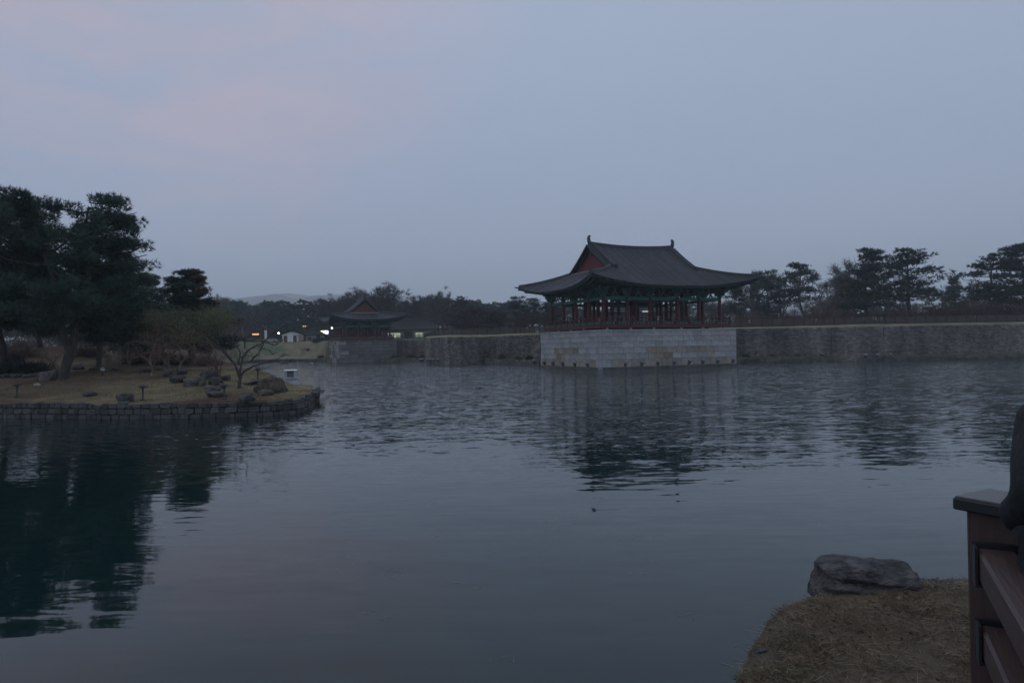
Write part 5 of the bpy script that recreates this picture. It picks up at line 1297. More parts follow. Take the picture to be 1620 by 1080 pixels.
for px, v, u, rz, arm, c, lab in ((882, None, -9.6, 2.2, 'down', 0, 'person in a black coat standing at the left rail between the first two columns'), (902.5, None, -9.2, 1.0, 'photo', 5, 'person in a pale coat raising a phone near the left rail'), (920, None, -9.6, 2.6, 'lean', 0, 'person in a dark coat leaning on the left rail between the third and fourth columns'), (949, None, -9.0, .3, 'down', 5, 'person in a beige coat standing beside the corner column'),
        (966, -8.0, None, 0, 'down', 2, 'person in a grey coat just right of the corner column'), (979, -7.4, None, .6, 'photo', 3, 'person in navy holding up a camera in the second bay'), (985, -6.8, None, 2.0, 'down', 0, 'dark dressed person behind the one with the camera'), (1003, -8.2, None, .4, 'lean', 4, 'person in brown leaning on the rail right of the second front column'),
        (1036, -7.6, None, 2.8, 'photo', 0, 'dark dressed person beside the one in the white coat'), (1041.5, -8.3, None, .9, 'photo', 1, 'person in a white coat taking a picture in the middle bay'), (1016, -3.5, None, 1.2, 'down', 2, 'person in grey deep inside the pavilion'), (1084, -7.8, None, .2, 'down', 4, 'brown haired person in dark clothes right of the fourth front column'), (1089, -7.4, None, 3.4, 'lean', 3, 'person in navy bending beside the fourth front column'), (1060, -2.0, None, 0, 'down', 0, 'dark figure deep between the inner columns')):
    person(lab, on_floor(px, v, u), rz, arm, c, gP1)
for px, Y, rz, arm, c, lab in ((841, 139, 1.2, 'point', 0, 'person in black stretching out an arm beside the fence left of the large platform'), (853, 136, 2.0, 'down', 3, 'person in navy by the rail at the left end of the large pavilion'), (1186, 128.5, 1.5, 'down', 1, 'person in a white coat walking behind the fence right of the pavilion'), (1172, 128, 4.4, 'down', 0, 'person in dark clothes next to the first fence post right of the pavilion'),
        (1286, 130.2, 1.6, 'down', 2, 'person in grey behind the fence near the loose crowned pine, left of a pair'), (1291.5, 130.6, 4.6, 'down', 5, 'person in beige behind the fence near the loose crowned pine, right of a pair'), (1349, 129.4, 1.5, 'down', 2, 'person in grey behind the fence left of the tall pair of pines'), (1368, 129.4, 1.5, 'down', 1, 'person in a white jacket behind the fence under the tall layered pine'), (1382, 129.6, 1.3, 'lean', 5, 'person in a pale jacket stooping behind the fence between the tall pines'), (1385.5, 130, 1.5, 'down', 1, 'person in white right behind the stooping one'), (1395, 129.6, 1.7, 'down', 5, 'last person of the row behind the fence, in beige'), (1544.5, 130.6, 1.5, 'down', 5, 'lone person in a pale coat half hidden by a fence post on the right')):
    person(lab, G(px, Y), rz, arm, c, gP2)
# a small lit panel in the pavilion
t = thing('strip_lamp', 'small glowing white light panel between the inner columns of the large pavilion', 'light', on_floor(1021.5, -1.0)); mb = MB(); mb.box((0,0,2.55), (1.0,.08,.22)); mb.build('screen', M('lit_panel', (.5,.5,.5), emit=(.75,.78,.7), es=.5), t)
mb = MB(); mb.box((0,.06,2.55), (1.1,.05,.32)); 
for x in (-.45,.45): mb.tube([(x,.06,0),(x,.06,2.5)], .03, 6)
mb.build('stand', m_black, t)
# ================================================================ buildings and things on the far side
def hall(name, label, px, Y, wd, dp, wall_h, roof_h, rz, wallm, doors=(), lit=(), over=1.0, cat='building'):
    x, y, z = WX(px, Y, 7), Y, lz(px, Y)-.15; t = thing(name, label, cat, (x, y, z), rz); hw, hd = wd/2, dp/2
    mb = MB(); mb.box((0,0,wall_h/2), (wd,dp,wall_h)); mb.build('wall', wallm, t)
    mb = MB(); ex, ey = hw+over, hd+over; rl = max(.3, hw-hd*.75); n = 8; rows = []
    for s in (-1, 1):
        rr = []
        for k in range(n+1):
            f = k/n; zz = wall_h-.1+roof_h*((1-f)**1.25); L_ = rl+(ex-rl)*f; c = .25*f*f
            rr.append([Vector((w*L_, s*(.02+(ey-.02)*f), zz+c*abs(w)**3)) for w in (-1,-.75,-.4,0,.4,.75,1)])
        mb.grid(rr, flip=(s > 0))
        r2 = []
        for k in range(n+1):
            f = k/n; zz = wall_h-.1+roof_h*((1-f)**1.25); c = .25*f*f
            r2.append([Vector((s*(rl+(ex-rl)*f), w*(.02+(ey-.02)*f), zz+c*abs(w)**3)) for w in (-1,-.5,0,.5,1)])
        mb.grid(r2, flip=(s < 0))
    mb.box((0,0,wall_h-.14), (2*ex-.2,2*ey-.2,.08)); ro = mb.build('roof', m_tile, t)
    rb = MB()
    for w in np.linspace(-.97, .97, int(wd/.45)):
        for s in (-1,):
            pts = []
            for k in range(n+1):
                f = k/n; L_ = ex*abs(w); 
                if L_ <= rl+(ex-rl)*f+1e-6: pts.append(Vector((w*ex, s*(.02+(ey-.02)*f), wall_h-.1+roof_h*((1-f)**1.25)+.25*f*f*abs(w*ex/(rl+(ex-rl)*f))**3+.05)))
            if len(pts) > 2: rb.tube(pts, .07, 4, cap=False)
    q = rb.build('tile_rows', m_tile, ro); q['kind'] = 'stuff'
    mb = MB(); mb.ribbon([(-rl-.1,0,wall_h-.1+roof_h-.05),(0,0,wall_h-.1+roof_h-.12),(rl+.1,0,wall_h-.1+roof_h-.05)], .4, .5); mb.build('ridge', m_ridge, ro)
    for (x0, x1, z0, z1) in doors:
        mb = MB(); mb.box(((x0+x1)/2, -hd-.03, (z0+z1)/2), (x1-x0, .08, z1-z0)); mb.build('door', m_dark, t)
    for (x0, x1, z0, z1) in lit:
        mb = MB(); mb.box(((x0+x1)/2, -hd-.03, (z0+z1)/2), (x1-x0, .08, z1-z0)); w_ = mb.build('window', m_glow_g, t)
        mb = MB()
        for k in range(1, 3): mb.box((x0+(x1-x0)*k/3, -hd-.09, (z0+z1)/2), (.06, .04, z1-z0))
        mb.build('mullion', m_wood, w_)
    return t
hall('tiled_hall', 'long low tiled hall with dimly lit windows right of the small pavilion', 650, 203, 15.5, 8, 3.0, 2.9, R(8), m_plaster, doors=((-1.9,.5,.3,2.2),), lit=((-6.6,-3.0,.6,1.9),(1.4,3.4,.7,1.9),(4.2,7.0,.7,1.8)), over=1.3)
hall('gatehouse', 'small tiled gatehouse with a pyramid like roof left of the small pavilion', 498.5, 222, 5.0, 4.4, 2.3, 2.0, R(4), m_plaster, doors=((-1.9,-.7,.5,1.5),(.9,2.0,.5,2.0)), over=.9)
hall('grey_hall', 'grey walled hall seen through the columns of the large pavilion', 1010, 152, 16, 9, 4.3, 2.2, R(-3), m_greyw, doors=((-5.5,-4.2,.2,2.6),(-1.2,0.2,.2,2.6),(2.6,3.8,.2,2.6)), lit=(), over=1.2)
# white shed
def shed():
    px, Y = 461.5, 219; t = thing('white_shed', 'small white gabled shed with two dark doors on the far bank', 'shed', (WX(px, Y, 7), Y, lz(px, Y)-.1), 0)
    w, d, h = 4.9, 3.2, 2.3; mb = MB(); mb.box((0,0,h/2), (w,d,h)); mb.add([(-w/2,-d/2,h),(w/2,-d/2,h),(0,-d/2,h+.75),(-w/2,d/2,h),(w/2,d/2,h),(0,d/2,h+.75)], [(0,1,2),(5,4,3),(0,2,5,3),(1,4,5,2)]); mb.build('wall', m_white, t)
    mb = MB(); a = w/2+.35
    for s in (-1, 1): mb.bar((s*a,0,h-.02), (0,0,h+.82), .01, .01); mb.add([(s*a,-d/2-.3,h-.06),(0,-d/2-.3,h+.82),(0,d/2+.3,h+.82),(s*a,d/2+.3,h-.06),(s*a,-d/2-.3,h+.04),(0,-d/2-.3,h+.92),(0,d/2+.3,h+.92),(s*a,d/2+.3,h+.04)], [(0,1,2,3),(4,7,6,5),(0,4,5,1),(3,2,6,7),(0,3,7,4)])
    mb.build('roof', m_plaster, t)
    for x in (-1.45, 1.55):
        mb = MB(); mb.box((x,-d/2-.02,1.05), (1.15,.06,2.0)); dd = mb.build('door', m_wood, t); mb = MB(); mb.box((x+.4,-d/2-.07,1.0), (.06,.06,.16)); mb.build('handle', m_pale, dd)
    mb = MB(); mb.box((0.1,-d/2-.015,1.1), (.08,.05,2.1)); mb.build('corner_trim', m_pale, t)
shed()
def board(name, label, px, Y, z0, w, h, mat, legs=True, cat='sign', thick=.12, frame=None, zbase=None):
    zg_ = lz(px, Y) if zbase is None else zbase; t = thing(name, label, cat, (WX(px, Y, 7), Y, zg_)); mb = MB(); mb.box((0,0,z0+h/2), (w,thick,h)); mb.build('board', mat, t)
    if legs:
        mb = MB()
        for x in ((-w*.4,w*.4) if w > .8 else (0,)): mb.tube([(x,thick,-.2),(x,thick,z0+h*.9)], .05, 6)
        mb.build('post', m_black, t)
    return t
board('information_board', 'tan information board beside the white shed', 477.5, 218, .3, 1.1, 1.7, m_ochre)
board('banner_sign', 'tall narrow white banner sign left of the round dark tree', 420.5, 232, 1.0, .8, 3.2, m_white)
m_orange = M('lit_orange', (.3,.2,.1), emit=(.8,.42,.13), es=1.3); board('lit_sign', 'small glowing orange sign above the parked cars', 404.5, 232, 2.6, 2.2, .5, m_orange)
# big LED screen in two tones
t = thing('led_screen', 'bright glowing led screen left of the small pavilion', 'sign', (WX(514.5, 232, 7), 232, lz(514.5, 232)), R(-6)); mb = MB(); mb.box((.25,-.1,3.1), (1.7,.06,1.15)); mb.build('screen', M('led_white', (.5,.5,.5), emit=(1,.88,1), es=3.2), t)
mb = MB(); mb.box((-1.15,-.1,3.35), (.9,.062,.65)); mb.build('screen', M('led_yellow', (.5,.5,.3), emit=(1,.8,.3), es=2.4), t)
mb = MB(); mb.box((-.1,.02,3.1), (2.8,.16,1.4)); mb.tube([(-1,.05,-.2),(-1,.05,2.5)], .08, 6); mb.tube([(1,.05,-.2),(1,.05,2.5)], .08, 6); mb.build('frame', m_black, t)
m_lampw = M('lamp_glow', (.6,.6,.5), emit=(1,.95,.75), es=6.0); m_lampy = M('lamp_glow_yellow', (.6,.5,.3), emit=(1,.75,.25), es=2.5); m_lampg = M('lamp_glow_green', (.1,.4,.3), emit=(.1,.7,.5), es=2.0)
def street_lamp(label, px, Y, h, glow, r=.22, arm=0.0, name='street_lamp', grp=None):
    t = thing(name, label, 'street lamp', (WX(px, Y, 7), Y, lz(px, Y)), 0, grp); mb = MB(); mb.tube([(0,0,-.2),(0,0,h*.7),(0,0,h),(arm,0,h+.1)] if arm else [(0,0,-.2),(0,0,h)], .06, 6); mb.build('post', m_black, t)
    mb = MB(); mb.lathe([(.001,-r),(r*.7,-r*.7),(r,0),(r*.7,r*.7),(.001,r)], 10, (arm,0,h+(0 if arm else r*.9))); mb.build('globe', glow, t)
gL = 'street lamps on the far bank'
street_lamp('lit street lamp with a bright globe left of the white shed', 441, 222, 2.6, m_lampw, .3, 0, grp=gL)
street_lamp('lit street lamp right beside the led screen', 525, 228, 4.4, m_lampw, .28, .1, grp=gL)
street_lamp('short lamp with a small green light at the left end of the small pavilion', 528.5, 216, 1.3, m_lampg, .16, 0, grp=gL)
# tall floodlight mast with small lights lower down
t = thing('light_mast', 'tall slim mast with two floodlight heads behind the white shed', 'light mast', (WX(481.5, 228, 9), 228, lz(481.5, 228))); H = topz(481.5, 481, 228)-lz(481.5, 228); mb = MB(); mb.tube([(0,0,-.2),(0,0,H)], [.13,.08], 8); mb.bar((-1.3,0,H), (1.3,0,H), .09, .09); mb.build('mast', m_wood, t)
for x in (-1.0, 1.0): mb = MB(); mb.cbox((x,-.1,H+.05), (1.0,.5,.34), .08); mb.build('lamp_head', m_pale, t)
mb = MB(); mb.cbox((0,-.18,H-1.7), (.4,.3,.36), .06); mb.build('lamp_head', m_white, t)
for x in (-.3,.5): mb = MB(); mb.lathe([(.001,-.14),(.14,0),(.001,.14)], 8, (x,-.2,H-7.4)); mb.bar((0,0,H-7.4), (x,-.2,H-7.4), .05, .05); mb.build('small_lamp', m_lampy, t)
t = thing('wooden_pole', 'plain wooden pole above the parked cars', 'pole', (WX(384.5, 234, 7), 234, lz(384.5, 234))); mb = MB(); mb.tube([(0,0,-.2),(0,0,topz(384.5, 514, 234)-lz(384.5, 234))], [.2,.15], 8); mb.build('pole', M('pale_wood', (.17,.125,.07)), t)
# sign and post right of the tiled hall
board('road_sign', 'small red and white road sign behind the fence right of the tiled hall', 690, 205, 2.9, 1.0, 1.0, M('sign_red', (.3,.1,.1), (.4,.36,.35), 3.0)); 
t = thing('white_post', 'short white post beside the road sign', 'post', (WX(696.5, 203, 7), 203, lz(696.5, 203))); mb = MB(); mb.lathe([(.001,0),(.22,0),(.2,3.3),(.16,3.5),(.001,3.52)], 10); mb.build('post', m_white, t)
t = thing('camera_pole', 'pole with two white lamp heads behind the fence under the tall pines', 'lamp', (WX(1362, 137, 7), 137, lz(1362, 137))); H = topz(1362, 493, 137)-lz(1362, 137); mb = MB(); mb.tube([(0,0,-.1),(0,0,H)], .06, 6); mb.bar((-.5,0,H-.25), (.5,0,H+.1), .05, .05); mb.build('pole', m_black, t)
for x, z in ((-.5,-.25),(.35,.05)): mb = MB(); mb.cbox((x,-.1,H+z), (.36,.3,.24), .05); mb.build('lamp_head', m_white, t)
# round dark tree, forsythia, bank shrubs
RT = shrub_meshes(30, 5200, m_darksh, 5.2, 3.5, .7, .11, m_bark); px, Y = 451.5, 228; z = lz(px, Y)
t = plant('round_tree', 'dark dome shaped tree behind the white shed', 'tree', RT, (WX(px, Y, 7), Y, z+1.0), 0, (1.0,1.0,1.08), None, ('trunk','crown'))
mb = MB(); mb.tube([(0,0,-1.1),(0,0,1.6)], [.3,.22], 8); mb.build('trunk', m_bark, t)
YB = shrub_meshes(31, 1500, m_yellow, 1.9, 1.15, .3, .09); plant('forsythia_bush', 'yellow flowering bush below the orange sign', 'bush', YB, (WX(411.5, 222, 6), 222, lz(411.5, 222)), 0, (1,1,1), None, ('stem','foliage'))
for px, Y, s, ms, lab in ((372, 205, 1.7, SHB, 'brown bush on the far bank below the parked cars'), (386, 208, 1.4, SHB, 'brown bush on the far bank right of the first'), (399, 214, 1.2, SHB, 'small brown bush at the top of the far bank'), (501, 209, 1.5, SHD, 'dark clipped shrub on the bank beside the small platform, lower one'), (507, 213, 1.2, SHD, 'dark clipped shrub on the bank beside the small platform, upper one'), (360, 186, 1.8, SHB, 'brown bush at the waterside right of the conical pine'), (508, 196, 1.1, SHB, 'brown tuft at the water edge by the wooden stakes'), (488, 206, .8, SHB, 'low brown tuft at the foot of the green bank'),
        (622, 184, 1.1, SHB, 'brown tuft on the ledge below the small pavilion'), (650, 182.5, 1.3, SHB, 'brown shrub on the ledge left of the bastion'), (668, 179, 1.0, SHB, 'dark shrub tucked in the recess of the bastion'), (795, 136.8, 1.1, SHB, 'brown shrub on the ledge below the dark stained wall'), (838, 128.6, .8, SHD, 'dark tuft on the ledge next to the granite platform'), (820, 131, .7, SHB, 'pale tuft in the middle of the ledge by the large platform'),
        (1180, 119.4, .9, SHD, 'dark tuft on the ledge right of the granite platform'), (1222, 119.8, .8, SHB, 'brown tuft on the right ledge'), (1262, 120.2, .8, SHB, 'brown tuft farther along the right ledge'), (1300, 120.6, .6, SHD, 'small dark tuft at the end of the right ledge')):
    zz = lz(px, Y) if (px < 520 and Y > edge_at(px)[0]) else (.75 if px < 700 else .95 if px < 900 else .75)
    plant('shrub', lab, 'shrub', ms, (WX(px, Y, zz), Y, zz), px, s if px < 900 else s*.8, 'shrubs along the shore', ('stem','foliage'))
plant('bare_tree', 'bare tree bending along the wall left of the bastion', 'tree', CM[1], (WX(655, 183, 1), 182.5, .9), 2.2, 1.15); plant('bare_tree', 'slender bare tree on the far bank in front of the white shed', 'tree', CM[0], G(478, 208), 1.0, .8)
# stakes in the water
m_stake = M('grey_stake', (.16,.15,.14)); mb = MB()
for i, px in enumerate((504, 506.5, 509, 511.5, 514, 517, 520)):
    t = thing('wooden_stake', 'grey stake in the water by the small platform, '+['leftmost', 'second from the left', 'third from the left', 'middle', 'third from the right', 'second from the right', 'rightmost'][i], 'stake', (WX(px, 176+i*.2, .5), 176+i*.2, 0), 0, 'stakes in the water'); q = MB(); q.tube([(0,0,-1.4),(.03,0,.9+.1*(i % 3))], [.09,.07], 6); q.build('stake', m_stake, t)
# parked cars
def car_meshes(mat):
    L_, w = 4.3, 1.75; mb = MB(); prof = [(-2.1,.35),(-2.12,.75),(-1.95,.9),(-1.0,.98),(-.45,1.42),(.9,1.45),(1.55,1.05),(2.05,.95),(2.12,.6),(2.08,.35)]; n = len(prof)
    rows = [[Vector((x, s*w/2*(1 if z < 1.0 else .82), z)) for x, z in prof] for s in (-1, 1)]; mb.add(rows[0]+rows[1], [tuple(range(n)), tuple(reversed(range(n, 2*n)))]+[(i, i+n, (i+1) % n+n, (i+1) % n) for i in range(n)])
    body = mb.mesh('body', mat); g = MB()
    for s in (-1, 1): g.add([(x, s*(w/2*k+.012), z) for x, z, k in ((-.92,1.0,1),(-.42,1.36,.84),(.85,1.38,.84),(1.42,1.05,.97))], [(0,1,2,3)])
    g.add([(-1.02,-.7,1.0),(-1.02,.7,1.0),(-.5,.62,1.4),(-.5,-.62,1.4)], [(0,1,2,3)]); g.add([(1.57,-.7,1.07),(1.57,.7,1.07),(.95,.62,1.44),(.95,-.62,1.44)], [(3,2,1,0)])
    wh = MB(); wh.tube([(0,-.1,0),(0,.1,0)], .32, 12); return body, g.mesh('window', m_glass), wh.mesh('wheel', m_black)
m_tail = M('tail_light', (.4,.02,.02), emit=(1,.06,.05), es=1.5)
for px, Y, rz, mt, lab, lit in ((359, 226, .2, M('car_silver', (.4,.4,.42), rough=.3), 'silver car parked at the left end of the far bank', False), (379, 229, .1, M('car_grey', (.12,.12,.13), rough=.3), 'grey car with a glowing red tail light parked below the wooden pole', True), (396, 228, 3.2, M('car_dark', (.05,.05,.055), rough=.3), 'dark car parked left of the yellow bush', False), (430, 226, .0, M('car_white', (.55,.55,.55), rough=.3), 'white car parked between yellow bush and round dark tree', False)):
    t = thing('parked_car', lab, 'car', (WX(px, Y, 6), Y, lz(px, Y)), rz, 'cars parked beyond the far bank'); b, g, w_ = car_meshes(mt); link('body', b, t); link('window', g, t)
    for x in (-1.3, 1.3):
        for y in (-.8, .8): link('wheel', w_, t, (x, y, .32))
    for y in (-.6, .6):
        q = MB(); q.box((2.12,y,.78), (.06,.3,.14)); q.build('tail_light', m_tail if lit else m_redd, t)

# ================================================================ on the water
p = PZ(460.5, 599, 0); t = thing('duck_house', 'small white roofed floating duck house on the water', 'duck house', (p.x, p.y, 0), .12)
mb = MB(); mb.cbox((0,0,.08), (1.75,1.1,.2), .03); mb.build('raft', m_pale, t); mb = MB(); mb.box((0,0,1.0), (1.5,.95,.05)); mb.add([(-.8,-.5,1.02),(.8,-.5,1.02),(.8,.5,1.02),(-.8,.5,1.02),(-.7,-.05,1.14),(.7,-.05,1.14),(.7,.05,1.14),(-.7,.05,1.14)], [(0,1,5,4),(1,2,6,5),(2,3,7,6),(3,0,4,7),(4,5,6,7)]); mb.build('roof', m_white, t)
for x in (-.68, .68):
    for y in (-.42, .42): mb = MB(); mb.box((x,y,.58), (.06,.06,.8)); mb.build('post', m_pale, t)
mb = MB(); mb.box((-.08,.1,.56), (.72,.6,.74)); mb.build('box', m_grey, t); mb = MB(); mb.bar((.3,-.42,.5), (.65,-.42,.5), .05, .05); mb.bar((.45,-.42,.2), (.45,-.42,.95), .05, .05); mb.build('rail', m_pale, t)
def bird_body(mb, L_, r, m=0): mb.tube([(-L_*.5,0,0),(-L_*.3,0,.01),(0,0,0),(L_*.3,0,.03),(L_*.42,0,.07),(L_*.5,0,.07),(L_*.6,0,.06)], [r*.15,r*.6,r,r*.7,r*.45,r*.42,.008], 8, m)
p = PY(492.5, 575.5, 88); t = thing('flying_bird', 'black and white bird flying low over the water by the duck house', 'bird', p, 2.8); mb = MB(); bird_body(mb, .62, .11); mb.build('body', m_white, t, True)
for s in (-1, 1): mb = MB(); mb.grid([[(-.16,s*.06,.04),(.14,s*.06,.04)],[(-.2,s*.35,.16 if s > 0 else .02),(.10,s*.35,.18 if s > 0 else .04)],[(-.26,s*.72,.05 if s > 0 else -.14),(-.10,s*.72,.06 if s > 0 else -.12)]]); 
for s in (-1, 1):
    mb = MB(); a = [[(-.16,s*.06,.04),(.14,s*.06,.04)],[(-.2,s*.38,.10),(.10,s*.38,.12)],[(-.28,s*.8,-.20),(-.12,s*.8,-.18)]]; mb.grid(a+[[(x, y, z-.02) for x, y, z in r] for r in reversed(a)]); mb.build('wing', m_black, t)
mb = MB(); mb.grid([[(-.28,-.05,0),(-.28,.05,0)],[(-.55,-.08,0),(-.55,.08,0)],[(-.55,-.08,-.015),(-.55,.08,-.015)],[(-.28,-.05,-.015),(-.28,.05,-.015)]]); mb.build('tail', m_black, t)
for px, py, lab in ((393, 597.5, 'dark duck swimming behind the gnarled tree, left of two'), (405, 597.5, 'dark duck swimming behind the gnarled tree, right of two')):
    p = PZ(px, py, 0); t = thing('duck', lab, 'duck', p, .4); mb = MB(); mb.tube([(-.26,0,.10),(-.18,0,.07),(0,0,.05),(.16,0,.08),(.21,0,.2),(.25,0,.27),(.32,0,.255)], [.02,.09,.12,.08,.05,.055,.012], 8); mb.build('body', m_bark, t, True); mb = MB(); mb.tube([(.28,0,.26),(.36,0,.245)], [.03,.012], 6); mb.build('bill', m_ochre, t)

# ================================================================ the near bank: rock, grass, railing, person
pr = PH(1371, 934, bank_z, 2, 20)
def near_rock():
    """a low block of layered stone: steep sides, a ragged top that falls to the right"""
    bm = bmesh.new(); bmesh.ops.create_cube(bm, size=1.0); bmesh.ops.subdivide_edges(bm, edges=bm.edges[:], cuts=34, use_grid_fill=True)
    for v in bm.verts:
        x, y, z = v.co; f = z+.5
        r = max(abs(x), abs(y))*2; a = math.atan2(y, x)
        n8 = 1/((abs(math.cos(a))**5+abs(math.sin(a))**5)**.2)/max(abs(1/max(abs(math.cos(a)), abs(math.sin(a)))), 1e-6)      # round the plan a little
        x *= n8; y *= n8
        x *= 1.03-.10*f*f+.05*math.sin(f*5+1)*.4; y *= 1.05-.22*f
        q = Vector((x*3+2, y*3, z*2)); crag = noise.noise(q*1.3)*.055+noise.noise(q*3.1)*.03+noise.noise(q*8)*.012+noise.noise(q*19)*.005
        lay = noise.noise(Vector((x*1.6, y*2.5, 4)))*.5+x*.35+y*.8; st = (lay*6-math.floor(lay*6)); step = .055*(math.floor(lay*6)/6)+.03*st
        top = 1.0-.20*(x+.5)-.06*math.sin(x*9)+.10*(y)
        h = f*top*(1-.10*max(0, r-.7)/.3) + step*f*f*1.2 + crag*f*1.1
        nx, ny = (x, y) if abs(x)+abs(y) > 0 else (0, 0); L_ = math.hypot(nx, ny) or 1
        v.co = Vector((x*.93+nx/L_*crag*.42*min(1, r), y*.50+ny/L_*(crag*.42+.018*math.sin(h*22+x*6))*min(1, r), h*.375-.10))
    me = bpy.data.meshes.new('boulder'); bm.to_mesh(me); bm.free(); me.materials.append(m_rockn); return me
ob = link('boulder', near_rock(), None, (pr.x+.06, pr.y+.13, pr.z-.03), R(-5)); tag(ob, 'large layered grey rock on the crest of the near bank', 'rock')
for i, (px, py, w, lab) in enumerate(((1205, 1036, .13, 'half sunk stone at the water edge of the near bank'), (1422, 948, .06, 'small pale stone in the grass right below the large near rock'), (1250, 985, .07, 'pebble sized stone at the rim of the near bank left of the rock'))):
    q = PH(px, py, bank_z, 2, 20); o = link('stone', rock_mesh(90+i, (w, w*.8, w*.45), m_rockn if i != 1 else m_tan, sub=3), None, q); tag(o, lab, 'stone')
def near_grass():
    rng = np.random.default_rng(3); n = 230000; X = rng.uniform(1.0, 6.2, n); Y = rng.uniform(2.4, 7.3, n)
    keep = np.array([X[i] > bank_left(Y[i])-0.02 for i in range(n)]); X, Y = X[keep], Y[keep]; n = len(X); Z = np.array([bank_z(X[i], Y[i]) for i in range(n)])
    nz = np.array([noise.noise(Vector((X[i]*2.2, Y[i]*2.2, 0))) for i in range(n)]); n2 = np.array([noise.noise(Vector((X[i]*.9, Y[i]*.9, 7))) for i in range(n)])
    keep = rng.random(n) < np.clip(.85+nz*.9, .3, 1); X, Y, Z, nz, n2 = X[keep], Y[keep], Z[keep], nz[keep], n2[keep]; n = len(X)
    P = np.column_stack([X, Y, Z-.004]); az = rng.uniform(0, 6.28, n)+1.2*n2; el = np.clip(rng.normal(.35, .3, n), .03, 1.3); D = np.column_stack([np.cos(az)*np.cos(el), np.sin(az)*np.cos(el), np.sin(el)])
    L_ = rng.uniform(.02, .075, n)*(1+.5*nz); V, F = blades(P, D, L_, np.full(n, .0042), rng)
    T = rng.uniform(.55, 1.5, n)*(1+.5*nz); green = (rng.random(n) < np.clip(.07+.5*n2, .02, .4))
    m1 = M('dry_grass', (.215,.155,.10), (.125,.09,.06), 3.0, tint=True, world=True); m2 = M('green_grass', (.045,.06,.022), tint=True)
    k = 9000; i = rng.integers(0, n, k); a2 = rng.uniform(0, 6.28, k); e2 = np.clip(rng.normal(.10, .12, k), 0, .7); D2_ = np.column_stack([np.cos(a2)*np.cos(e2), np.sin(a2)*np.cos(e2), np.sin(e2)])
    V2, F2 = blades(P[i]+np.array([0,0,.015]), D2_, rng.uniform(.06, .17, k), np.full(k, .0045), rng); F = np.vstack([F, F2+len(V)]); V = np.vstack([V, V2]); T = np.concatenate([T, rng.uniform(1.0, 1.7, k)]); green = np.concatenate([green, np.zeros(k, bool)])
    k = 2600; i = rng.integers(0, n, k); a2 = rng.uniform(0, 6.28, k); D3 = np.column_stack([np.cos(a2), np.sin(a2), rng.uniform(0, .3, k)])
    V3, F3 = blades(P[i]+np.array([0,0,.02]), D3, rng.uniform(.02, .045, k), rng.uniform(.012, .028, k), rng); F = np.vstack([F, F3+len(V)]); V = np.vstack([V, V3]); T = np.concatenate([T, rng.uniform(.35, 1.0, k)]); green = np.concatenate([green, np.zeros(k, bool)])
    me = np_mesh('grass', V, F, [m1, m2], T); me.polygons.foreach_set('material_index', green.astype(np.int32)); tag(link('grass', me), 'short dry brown grass on the near bank', kind='stuff')
near_grass()
def island_grass():
    rng = np.random.default_rng(4); P, T = [], []
    while len(P) < 52000:
        x, y = rng.uniform(-32, -11.2), rng.uniform(36.5, 52)
        if not inside(isl_in, x, y): continue
        P.append((x, y, island_z(x, y)-.01)); T.append(1+.45*noise.noise(Vector((x*.5, y*.5, 2)))+.3*noise.noise(Vector((x*2, y*2, 5))))
    n = len(P); D = unit(rng.normal(size=(n,3))*np.array([1,1,.2])+np.array([0,0,.75])); V, F = blades(np.array(P), D, rng.uniform(.05,.14,n), np.full(n,.022), rng)
    m1 = M('island_turf', (.26,.21,.112), (.165,.135,.08), .8, tint=True, world=True, c3=(.10,.062,.04), s3=.10); litter(m1); tag(link('grass', np_mesh('grass', V, F, m1, np.array(T)*rng.uniform(.7,1.3,n))), 'short yellow brown turf on the island lawn', kind='stuff')
island_grass()
# twigs and dry straw adrift on the calm water
mb = MB(); rng = random.Random(8)
for cx, cy, k, sp in ((680,835,9,18),(850,830,8,25),(910,820,6,20),(1000,845,7,22),(990,855,6,30),(615,905,9,10),(640,915,3,8),(715,925,3,9),(755,928,4,8),(585,968,6,9),(605,978,3,5),(1010,900,6,25),(1090,975,5,10),(1155,1050,10,20),(1160,1020,6,14),(800,865,5,30),(860,860,5,30),(790,1040,5,15),(480,900,3,30),(1240,830,5,20),(560,880,4,20),(700,780,4,40),(950,790,4,40)):
    for _ in range(k//2+1):
        p = PZ(cx+rng.gauss(0, sp), cy+rng.gauss(0, sp*.35), .004); a = rng.uniform(0, 6.28); l = rng.uniform(.04, .18); q = Vector((math.cos(a), math.sin(a), 0))*l
        mb.tube([p-q/2, p+Vector((rng.uniform(-.01,.01), rng.uniform(-.01,.01), .003)), p+q/2], [.0013,.0018,.001], 4)
tag(mb.build('floating_debris', M('wet_straw', (.42,.37,.28), (.28,.22,.16), 6.0)), 'thin twigs and straw adrift on the calm near water', kind='stuff')

# timber railing: post with a black cap, black brackets, planks running towards the camera
RA = Vector((-.45,-.893,0)).normalized(); RN = Vector((.893,-.45,0)).normalized()
t = thing('railing', 'brown timber railing with black capped post at the lower right corner', 'railing', (0,0,0))
pc = Vector((1.492, 2.075, 0)); AX = Vector((.873,.487,0)); AY = Vector((-.487,.873,0)); rotp = Matrix((AX, AY, Vector((0,0,1)))).transposed()
mb = MB(); mb.cbox((0,0,0), (.155,.155,2.18), .008); o = mb.build('post', m_timber, t); o.location = pc+Vector((0,0,1.9)); o.rotation_euler = (0, 0, math.atan2(AX.y, AX.x))
mb = MB(); mb.cbox(pc+Vector((0,0,2.992)), (.205,.205,.036), .004, rotp); cp = mb.build('post_cap', m_black, t)
mb = MB(); mb.cbox(pc+Vector((0,0,3.012)), (.196,.196,.008), .003, rotp); mb.build('cap_lid', M('cap_top', (.10,.08,.085), rough=.35), cp)
